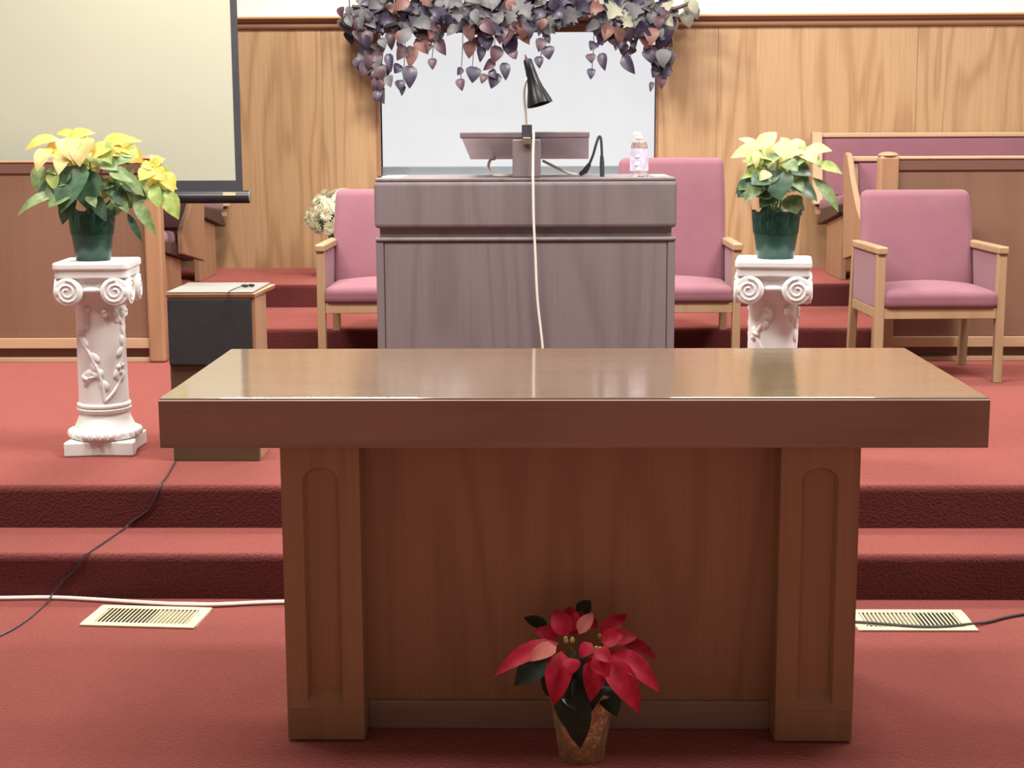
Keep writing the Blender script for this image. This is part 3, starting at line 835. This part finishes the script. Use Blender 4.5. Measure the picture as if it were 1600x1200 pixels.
# left, yellow, on the left pillar
t = thing('potted_poinsettia', (-1.572, 5.36, PZ), 'yellow poinsettia in dark green foil pot on the left plaster pillar', 'plant')
green_pot(t, 0.058, 0.080, 0.178)
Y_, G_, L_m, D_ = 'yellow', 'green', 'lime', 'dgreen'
it = [
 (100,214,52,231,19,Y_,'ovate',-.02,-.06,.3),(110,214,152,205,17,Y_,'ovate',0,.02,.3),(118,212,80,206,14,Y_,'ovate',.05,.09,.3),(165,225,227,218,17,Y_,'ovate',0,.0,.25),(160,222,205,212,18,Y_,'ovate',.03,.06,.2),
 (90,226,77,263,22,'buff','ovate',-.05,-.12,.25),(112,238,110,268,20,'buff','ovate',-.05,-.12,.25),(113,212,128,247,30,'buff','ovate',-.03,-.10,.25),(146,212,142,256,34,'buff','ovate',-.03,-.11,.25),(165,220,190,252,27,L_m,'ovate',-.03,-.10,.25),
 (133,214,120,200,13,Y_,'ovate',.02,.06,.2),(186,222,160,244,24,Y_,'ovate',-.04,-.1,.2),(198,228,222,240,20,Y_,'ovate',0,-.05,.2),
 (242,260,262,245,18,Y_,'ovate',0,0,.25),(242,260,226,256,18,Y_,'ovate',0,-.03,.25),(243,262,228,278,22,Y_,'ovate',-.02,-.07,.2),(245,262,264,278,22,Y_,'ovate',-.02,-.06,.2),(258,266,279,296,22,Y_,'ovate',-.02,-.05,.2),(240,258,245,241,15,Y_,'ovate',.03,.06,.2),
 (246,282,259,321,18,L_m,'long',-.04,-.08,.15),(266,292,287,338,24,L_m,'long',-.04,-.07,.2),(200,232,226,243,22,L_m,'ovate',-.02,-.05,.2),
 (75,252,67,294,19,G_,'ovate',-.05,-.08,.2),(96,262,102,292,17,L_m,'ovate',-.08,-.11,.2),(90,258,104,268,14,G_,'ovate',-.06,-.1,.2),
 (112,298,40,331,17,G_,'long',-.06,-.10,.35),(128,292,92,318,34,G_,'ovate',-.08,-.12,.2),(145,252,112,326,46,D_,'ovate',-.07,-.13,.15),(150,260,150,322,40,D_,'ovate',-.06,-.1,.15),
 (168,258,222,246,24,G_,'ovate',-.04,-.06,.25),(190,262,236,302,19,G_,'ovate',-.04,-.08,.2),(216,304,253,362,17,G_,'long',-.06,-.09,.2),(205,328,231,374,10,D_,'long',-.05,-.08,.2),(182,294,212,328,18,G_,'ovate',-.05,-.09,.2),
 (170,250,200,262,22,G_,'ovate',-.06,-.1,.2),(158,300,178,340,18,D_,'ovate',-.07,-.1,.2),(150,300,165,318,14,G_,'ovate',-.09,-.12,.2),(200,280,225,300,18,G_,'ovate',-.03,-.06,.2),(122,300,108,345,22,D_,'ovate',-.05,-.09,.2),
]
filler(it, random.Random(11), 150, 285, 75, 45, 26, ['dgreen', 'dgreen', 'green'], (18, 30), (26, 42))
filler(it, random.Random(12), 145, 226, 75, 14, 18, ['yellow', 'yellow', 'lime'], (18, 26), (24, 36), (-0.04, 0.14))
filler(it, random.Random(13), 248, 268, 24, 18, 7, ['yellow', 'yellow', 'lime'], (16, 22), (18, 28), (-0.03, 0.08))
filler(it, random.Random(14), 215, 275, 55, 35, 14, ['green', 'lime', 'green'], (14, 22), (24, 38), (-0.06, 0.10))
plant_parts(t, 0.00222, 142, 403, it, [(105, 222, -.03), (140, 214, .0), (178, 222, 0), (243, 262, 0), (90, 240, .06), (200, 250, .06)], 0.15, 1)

# right, cream, on the right pillar
t = thing('potted_poinsettia', (0.812, 5.36, PZ), 'cream poinsettia in dark green foil pot on the right plaster pillar', 'plant')
green_pot(t, 0.062, 0.084, 0.170)
C_ = 'cream'
it = [
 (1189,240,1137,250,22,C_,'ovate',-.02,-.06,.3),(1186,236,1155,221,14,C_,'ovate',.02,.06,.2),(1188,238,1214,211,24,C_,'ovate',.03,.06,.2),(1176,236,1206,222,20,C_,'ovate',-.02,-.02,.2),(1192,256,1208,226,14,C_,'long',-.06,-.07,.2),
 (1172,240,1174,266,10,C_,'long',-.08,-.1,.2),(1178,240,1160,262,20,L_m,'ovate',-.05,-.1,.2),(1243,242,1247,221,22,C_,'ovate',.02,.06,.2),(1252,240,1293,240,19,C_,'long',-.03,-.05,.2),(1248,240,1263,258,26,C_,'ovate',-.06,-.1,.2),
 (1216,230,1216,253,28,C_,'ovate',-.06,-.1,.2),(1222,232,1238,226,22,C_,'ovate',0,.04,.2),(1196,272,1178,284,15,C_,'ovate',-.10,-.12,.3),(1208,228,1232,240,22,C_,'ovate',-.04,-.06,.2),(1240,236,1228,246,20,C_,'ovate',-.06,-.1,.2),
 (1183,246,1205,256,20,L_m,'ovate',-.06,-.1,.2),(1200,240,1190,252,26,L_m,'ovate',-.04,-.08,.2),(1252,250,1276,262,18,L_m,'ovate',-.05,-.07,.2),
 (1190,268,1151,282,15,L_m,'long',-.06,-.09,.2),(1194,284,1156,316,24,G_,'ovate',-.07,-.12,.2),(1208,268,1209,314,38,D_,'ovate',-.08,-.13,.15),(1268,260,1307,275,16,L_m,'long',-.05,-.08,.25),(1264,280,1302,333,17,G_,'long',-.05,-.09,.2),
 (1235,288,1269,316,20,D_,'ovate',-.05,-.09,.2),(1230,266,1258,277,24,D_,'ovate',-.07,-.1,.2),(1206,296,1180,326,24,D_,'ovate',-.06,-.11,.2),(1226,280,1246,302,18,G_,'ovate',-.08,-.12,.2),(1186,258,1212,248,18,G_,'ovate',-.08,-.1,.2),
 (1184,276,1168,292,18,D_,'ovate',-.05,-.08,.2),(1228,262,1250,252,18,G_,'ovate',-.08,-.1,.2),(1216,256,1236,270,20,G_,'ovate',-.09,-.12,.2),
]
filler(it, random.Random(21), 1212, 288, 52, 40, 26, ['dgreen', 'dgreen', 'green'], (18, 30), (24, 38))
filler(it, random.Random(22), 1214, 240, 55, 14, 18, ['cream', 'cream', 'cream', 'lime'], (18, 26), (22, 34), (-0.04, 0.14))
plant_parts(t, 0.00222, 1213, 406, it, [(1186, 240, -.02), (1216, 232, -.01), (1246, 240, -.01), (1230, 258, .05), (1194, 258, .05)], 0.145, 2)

# red, in gold foil, on the carpet in front of the table
t = thing('potted_poinsettia', (0.089, 3.302, 0), 'red poinsettia in crumpled gold foil pot on the floor before the table', 'plant')
obj('pot', MB().lathe([(0.050, 0.0), (0.052, 0.004), (0.068, 0.13), (0.062, 0.13), (0.06, 0.12)], 26), 'gold', t, True)
obj('foil_wrap', crinkle([(0.051, 0.002), (0.0545, 0.03), (0.0595, 0.06), (0.064, 0.09), (0.068, 0.12), (0.073, 0.142), (0.077, 0.155)], 64, 9, 0.018, -0.02), 'gold', t)
obj('soil', MB().lathe([(0.06, 0.118), (0.03, 0.124), (0.004, 0.126)], 18), 'soil', t, True)
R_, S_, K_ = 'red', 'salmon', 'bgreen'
it = [
 (872,990,768,1033,30,R_,'ovate',-.02,-.07,.35),(868,988,822,1006,26,S_,'ovate',-.05,-.08,.3),(872,985,830,980,22,R_,'ovate',0,.02,.3),(876,996,864,1073,40,R_,'ovate',-.05,-.10,.25),(884,982,866,945,34,R_,'ovate',-.01,.03,.2),
 (890,980,892,941,34,R_,'ovate',0,.04,.2),(894,982,912,950,28,R_,'ovate',0,.04,.2),(890,1002,893,1024,26,R_,'ovate',-.07,-.09,.2),(905,975,928,948,22,S_,'ovate',-.02,.02,.2),
 (940,985,985,955,26,R_,'ovate',0,.04,.25),(935,975,905,962,22,R_,'ovate',.02,.05,.2),(945,992,1000,985,28,R_,'ovate',-.01,.0,.3),(952,1000,1033,1062,36,R_,'ovate',-.03,-.06,.35),(944,1004,1000,1088,42,R_,'ovate',-.05,-.09,.3),
 (934,1002,922,1070,36,R_,'ovate',-.04,-.09,.2),(930,1000,950,1030,30,R_,'ovate',-.06,-.09,.2),(925,985,905,1005,22,R_,'ovate',-.04,-.06,.2),(975,1000,1035,1030,22,R_,'ovate',.03,.03,.3),(940,985,975,975,30,R_,'ovate',-.03,-.03,.2),(930,990,955,1008,24,R_,'ovate',-.06,-.08,.2),
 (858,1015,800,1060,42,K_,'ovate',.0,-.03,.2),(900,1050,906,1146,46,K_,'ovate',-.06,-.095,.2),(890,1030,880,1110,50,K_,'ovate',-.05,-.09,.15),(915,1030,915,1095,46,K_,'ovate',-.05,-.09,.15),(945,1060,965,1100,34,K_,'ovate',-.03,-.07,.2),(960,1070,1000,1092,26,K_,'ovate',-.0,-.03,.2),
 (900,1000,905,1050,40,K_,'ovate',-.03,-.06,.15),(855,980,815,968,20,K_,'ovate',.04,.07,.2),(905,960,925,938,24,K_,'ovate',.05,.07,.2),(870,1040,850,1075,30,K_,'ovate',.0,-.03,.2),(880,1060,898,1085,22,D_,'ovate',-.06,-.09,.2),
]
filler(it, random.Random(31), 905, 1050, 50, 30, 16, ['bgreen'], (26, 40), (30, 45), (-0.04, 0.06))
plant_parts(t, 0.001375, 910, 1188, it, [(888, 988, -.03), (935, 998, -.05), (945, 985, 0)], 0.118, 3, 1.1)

# ------------------------------------------------------------------ mums behind the left chair
t = thing('potted_chrysanthemum', (-1.175, 8.97, Z4), 'cream white chrysanthemums in a white pot behind the left armchair', 'plant')
obj('pot', MB().lathe([(0.06, 0.0), (0.065, 0.004), (0.085, 0.14), (0.09, 0.14), (0.09, 0.155), (0.078, 0.155), (0.076, 0.145)], 24), 'paper', t, True)
obj('soil', MB().lathe([(0.077, 0.142), (0.04, 0.147), (0.004, 0.149)], 16), 'soil', t, True)
flower = MB()
for ring, (n, r, z, ln) in enumerate(((14, 0.006, 0.0, 0.028), (12, 0.004, 0.008, 0.024), (9, 0.003, 0.014, 0.018), (6, 0.001, 0.018, 0.012))):
    for k in range(n):
        a = 2 * PI * (k + 0.5 * (ring % 2)) / n
        d = Vector((math.cos(a), math.sin(a), 0.25 + 0.35 * ring))
        p0 = Vector((r * math.cos(a), r * math.sin(a), z)); p1 = p0 + d.normalized() * ln
        m_ = leaf_mb(p0, p1, 0.011, (0, 0, 1), 0.35, 0.2, 'ovate', 2)
        flower.add(m_.v, m_.f)
fm = flower.mesh('flower_head', 'mum', True)
rnd = random.Random(5)
for k in range(95):
    th = rnd.uniform(0, 2 * PI); ph = math.acos(rnd.uniform(-0.45, 1.0))
    d = Vector((math.sin(ph) * math.cos(th), math.sin(ph) * math.sin(th), math.cos(ph)))
    p = Vector((0, 0, 0.345)) + Vector((d.x * 0.185, d.y * 0.17, d.z * 0.155)) * rnd.uniform(0.85, 1.02)
    o = link('flower_head', fm, t, p)
    o.rotation_euler = Vector((0, 0, 1)).rotation_difference(d).to_euler(); s = rnd.uniform(1.0, 1.45); o.scale = (s, s, s)
mb = MB()
for k in range(46):
    th = rnd.uniform(0, 2 * PI); r = rnd.uniform(0.02, 0.17)
    b = Vector((0.05 * math.cos(th), 0.05 * math.sin(th), 0.15)); e = Vector((r * math.cos(th) * 0.8, r * math.sin(th) * 0.8, rnd.uniform(0.26, 0.44)))
    m_ = leaf_mb(b.lerp(e, 0.6), e + Vector((0.03 * math.cos(th), 0.03 * math.sin(th), -0.02)), 0.05, (0, -0.6, 0.8), 0.2, 0.2)
    mb.add(m_.v, m_.f)
fo = obj('foliage', mb, 'dgreen', t, True); fo['kind'] = 'stuff'
mb = MB()
for k in range(14):
    th = rnd.uniform(0, 2 * PI); r = rnd.uniform(0.02, 0.15)
    mb.tube([(0.05 * math.cos(th), 0.05 * math.sin(th), 0.14), (r * math.cos(th), r * math.sin(th), 0.36)], 0.003, 5)
so = obj('stems', mb, 'stem', t, True); so['kind'] = 'stuff'

# ------------------------------------------------------------------ ivy garland over the opening
GY = 9.43
t = thing('ivy_garland', (-0.15, GY, 2.12), 'dark purple and grey artificial ivy garland draped over the opening behind the pulpit', 'garland')
GO = Vector((-0.15, GY, 2.12))
def gp(x, y, Y):    # point at depth Y seen at photograph position x, y
    d = fw + rt * ((x - 800) / FPX) + up * ((600 - y) / FPX)
    return EYE + d * (Y / d.y)
rnd = random.Random(77)
shapes = {}
for sh_ in ('heart', 'ovate', 'lobed'):
    for mname in ('purple', 'plum', 'greyleaf', 'paleleaf', 'rustleaf'):
        m_ = leaf_mb((0, 0, 0), (0, 0, -1), 0.86 if sh_ == 'heart' else (0.7 if sh_ == 'ovate' else 0.9), (0, -1, 0), 0.25, 0.22, sh_, 6)
        shapes[sh_, mname] = m_.mesh('ivy_leaf', mname, True)
def ivy(p, tipdir, L_, mname, sh_='heart', tilt=0.0, wide=1.0):
    o = link('ivy_leaf', shapes[sh_, mname], t)
    z = -Vector(tipdir).normalized()
    yv = Vector((tilt, 1, rnd.uniform(-0.35, 0.35))); yv = (yv - z * yv.dot(z)).normalized()
    xv = yv.cross(z)
    m = Matrix((xv, yv, z)).transposed().to_4x4()
    o.matrix_local = Matrix.Translation(p - GO) @ m @ Matrix.Diagonal((L_ * wide, L_, L_, 1))
    return o
hang = [(598,62,598,72,13),(610,50,612,77,15),(607,84,611,111,13),(633,72,621,93,17),(643,72,640,104,19),(655,58,668,83,23),(676,53,674,68,13),(684,62,696,85,17),(670,68,668,80,12),(676,91,676,108,13),(625,101,617,114,15),(640,103,640,136,21),(624,125,626,142,14),(630,133,628,149,9),
 (736,65,733,90,19),(757,55,762,78,21),(752,72,750,96,13),(778,72,770,98,19),(797,60,802,90,23),(772,94,756,109,13),(740,104,738,128,21),(721,106,715,117,10),(718,123,722,141,13),(759,116,753,130,13),(788,98,790,124,15),(776,114,768,137,19),(766,110,775,122,12),(842,88,843,106,13),(855,72,858,92,19),(848,60,842,80,16),
 (812,44,826,68,19),(800,80,806,92,14),(930,66,923,78,15),(922,84,924,98,14),(940,83,945,109,14),(924,107,923,123,12),(974,70,962,76,10),(974,88,991,114,17),(990,62,991,78,10),(1004,50,1010,75,16),(974,54,962,77,21),(955,54,962,72,15),(945,53,934,70,15),(980,76,972,92,12),
 (1018,70,1018,94,24),(1040,62,1050,73,17),(1030,88,1042,112,26),(1026,105,1020,121,13),(1033,117,1033,138,14),(1019,128,1016,143,7),(1012,76,1018,98,20),(1036,78,1046,98,20),(1046,104,1036,122,14)]
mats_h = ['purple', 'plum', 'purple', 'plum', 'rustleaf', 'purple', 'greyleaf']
count = 0
for (x0, y0, x1, y1, wd) in hang:
    Yd = GY - 0.02 + rnd.uniform(-0.04, 0.03)
    a, b = gp(x0, y0, Yd), gp(x1, y1, Yd - 0.015)
    L_ = (b - a).length
    wide = min(1.3, max(0.6, wd * 0.0039 / L_ / 0.80))
    pick = rnd.choice(['plum', 'plum', 'purple']) if (y0 > 78 and x0 > 700) else rnd.choice(mats_h[:5])  # lower leaves before the pane picked darker, painting their weak front light
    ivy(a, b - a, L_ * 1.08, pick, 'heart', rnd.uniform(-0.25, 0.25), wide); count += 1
    if y0 < 80 and 600 < x0 < 1000:
        q = gp(x0 + rnd.uniform(-13, 13), y0 - rnd.uniform(2, 16), Yd + 0.03)
        ivy(q, Vector((rnd.uniform(-0.7, 0.7), -0.1, -1)), rnd.uniform(0.05, 0.075), rnd.choice(['plum', 'purple', 'greyleaf']), 'heart', rnd.uniform(-0.5, 0.5)); count += 1
# side swags
def swag(path, n, spread, mats):
    global count
    for k in range(n):
        u = rnd.random() * (len(path) - 1); i = int(u); f = u - i
        x = path[i][0] + (path[i + 1][0] - path[i][0]) * f + rnd.gauss(0, spread * (1 - 0.5 * u / (len(path) - 1)))
        y = path[i][1] + (path[i + 1][1] - path[i][1]) * f + rnd.gauss(0, 5)
        Yd = GY + rnd.uniform(-0.10, 0.09)
        a = gp(x, y - 8, Yd)
        dr = Vector((rnd.uniform(-0.5, 0.5), rnd.uniform(-0.35, 0.1), -1))
        ivy(a, dr, rnd.uniform(0.065, 0.11), rnd.choice(mats), rnd.choice(['heart', 'heart', 'ovate']), rnd.uniform(-0.5, 0.5)); count += 1
swag([(552, 20), (560, 45), (580, 75), (588, 110), (592, 130)], 48, 14, ['purple', 'plum', 'greyleaf', 'purple', 'greyleaf'])
swag([(590, 132), (594, 146)], 4, 3, ['plum', 'greyleaf'])
swag([(1030, 20), (1040, 50), (1032, 80), (1033, 105)], 22, 9, ['plum', 'greyleaf', 'greyleaf', 'purple'])
swag([(536, 40), (545, 20), (545, 5)], 7, 5, ['greyleaf', 'purple'])
swag([(1080, 28), (1076, 8), (1068, -8)], 6, 4, ['greyleaf', 'paleleaf'])
swag([(610, 46), (650, 50), (690, 46)], 12, 8, ['greyleaf', 'purple', 'rustleaf'])
swag([(735, 46), (800, 48), (860, 46)], 16, 9, ['plum', 'purple', 'rustleaf'])
swag([(930, 44), (980, 48), (1020, 50)], 14, 8, ['plum', 'purple', 'rustleaf'])
# main band
while count < 298:
    x = rnd.uniform(560, 1055); y = rnd.uniform(-22, 40)
    if 855 < x < 930 and y > 34: continue
    Yd = GY + rnd.uniform(-0.16, 0.08)
    top = y < 12
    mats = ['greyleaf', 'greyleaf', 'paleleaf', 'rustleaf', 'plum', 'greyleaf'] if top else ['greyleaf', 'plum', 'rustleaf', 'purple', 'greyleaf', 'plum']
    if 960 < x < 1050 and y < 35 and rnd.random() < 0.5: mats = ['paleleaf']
    dr = Vector((rnd.uniform(-1, 1), rnd.uniform(-0.8, 0.1), -rnd.uniform(0.1, 1.1)))
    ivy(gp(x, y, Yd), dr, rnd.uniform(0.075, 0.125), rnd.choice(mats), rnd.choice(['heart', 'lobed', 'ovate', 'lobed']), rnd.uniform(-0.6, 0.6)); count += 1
for mname in ('greyleaf', 'plum'):
    mb = MB()
    for k in range(260):
        x = rnd.uniform(565, 1050); y = rnd.uniform(-40, 36)
        p = gp(x, y, GY + rnd.uniform(-0.03, 0.07)) - GO
        d = Vector((rnd.uniform(-1, 1), rnd.uniform(-0.4, 0.2), -rnd.uniform(0.1, 1.1))).normalized() * rnd.uniform(0.07, 0.11)
        m_ = leaf_mb(p, p + d, 0.075, (rnd.uniform(-.5, .5), -1, rnd.uniform(-.2, .5)), 0.2, 0.2, 'heart', 3)
        mb.add(m_.v, m_.f)
    o = obj('inner_foliage', mb, mname, t, True); o['kind'] = 'stuff'
vm = MB()
def vine(pts, r=0.005):
    vm.tube([p - GO for p in arc_path([gp(x, y, Yd) for (x, y, Yd) in pts], 4)], r, 5)
vine([(550, 10, GY), (640, 18, GY), (740, 8, GY), (840, 20, GY), (940, 10, GY), (1040, 15, GY), (1078, 5, GY)], 0.012)
vine([(560, 20, GY), (570, 60, GY), (585, 100, GY), (594, 148, GY)]); vine([(1040, 20, GY), (1040, 70, GY), (1034, 120, GY)])
for (x, yb_) in ((630, 130), (675, 92), (738, 105), (770, 112), (845, 88), (925, 108), (985, 90), (720, 122)):
    vine([(x - 4, 20, GY + .02), (x + 3, 55, GY), (x, yb_, GY)], 0.0025)
vine([(548, 38, GY), (546, 0, GY), (549, -20, GY)], 0.004)
obj('vine_stems', vm, 'vine', t, True)

# ------------------------------------------------------------------ floor registers
def vent(cx, cy, rz, label, tl, tr_):
    t = thing('floor_register', (cx, cy, 0.0), label, 'vent', None, rz)
    W_, D_v = 0.168, 0.094; iw, idp = 0.138, 0.066
    mb = MB()
    mb.box(-W_, W_, -D_v, -idp, 0, 0.006).box(-W_, W_, idp, D_v, 0, 0.006).box(-W_, -iw, -idp, idp, 0, 0.006).box(iw, W_, -idp, idp, 0, 0.006)
    obj('frame', mb, 'vent', t, bevel=0.0015)
    obj('duct_shade', B(-iw, iw, -idp, idp, 0.0003, 0.0008), 'ductshade', t)  # flat dark sheet standing for the shade below the slats
    n = 23
    for k in range(n):
        x = -iw + (k + 0.5) * 2 * iw / n
        tilt = tl if k < n * 0.55 else tr_
        mbs = MB().hexa([(x - 0.0020 - tilt, -idp, 0.001), (x + 0.0020 - tilt, -idp, 0.001), (x + 0.0020 - tilt, idp, 0.001), (x - 0.0020 - tilt, idp, 0.001)],
                        [(x - 0.0020 + tilt, -idp, 0.0058), (x + 0.0020 + tilt, -idp, 0.0058), (x + 0.0020 + tilt, idp, 0.0058), (x - 0.0020 + tilt, idp, 0.0055)])
        obj('slat', mbs, 'vent', t)
vent(-1.155, 4.301, math.radians(-4.3), 'cream metal floor register in the carpet left of the table', 0.0018, -0.0006)
vent(1.062, 4.279, 0.0, 'cream metal floor register in the carpet right of the table, crossed by black cable', 0.0006, -0.0018)

# ------------------------------------------------------------------ cords on the floor
tag(obj('power_cord', MB().tube(arc_path([(-4.55, 4.25, 0.007), (-3.5, 4.38, 0.007), (-2.6, 4.41, 0.007), (-2.1, 4.46, 0.007), (-1.66, 4.468, 0.007), (-1.49, 4.474, 0.007), (-1.354, 4.455, 0.007), (-1.143, 4.413, 0.008), (-1.05, 4.400, 0.010), (-0.961, 4.405, 0.008), (-0.773, 4.435, 0.007), (-0.4, 4.45, 0.007), (0.1, 4.44, 0.007)]), 0.0068, 8), 'cordw', None, True), 'white power cord lying along the foot of the steps at the left', 'cord')
tag(obj('thin_cable', MB().tube(arc_path([(-2.5, 2.6, 0.003), (-2.0, 3.2, 0.003), (-1.62, 3.90, 0.003), (-1.526, 4.126, 0.003), (-1.498, 4.259, 0.003), (-1.492, 4.40, 0.003), (-1.49, 4.44, 0.006), (-1.488, 4.474, 0.017), (-1.465, 4.483, 0.045), (-1.42, 4.484, 0.09), (-1.388, 4.485, 0.135), (-1.37, 4.53, 0.144), (-1.345, 4.76, 0.144), (-1.325, 4.798, 0.16), (-1.27, 4.799, 0.20), (-1.235, 4.800, 0.262), (-1.228, 4.83, 0.284), (-1.238, 4.95, 0.283), (-1.262, 5.155, 0.283)], 6), 0.0028, 6), 'cordk', None, True), 'thin dark cable running from the speaker cabinet down the steps', 'cable')
tag(obj('floor_cable', MB().tube(arc_path([(4.55, 4.30, 0.005), (3.2, 4.46, 0.005), (2.2, 4.47, 0.005), (1.75, 4.46, 0.005), (1.403, 4.335, 0.005), (1.28, 4.262, 0.005), (1.227, 4.236, 0.008), (1.147, 4.207, 0.0105), (1.056, 4.205, 0.0105), (0.898, 4.243, 0.0105), (0.85, 4.25, 0.005), (0.5, 4.28, 0.005)], 6), 0.0042, 6), 'cordk', None, True), 'black cable crossing the right floor register', 'cable')
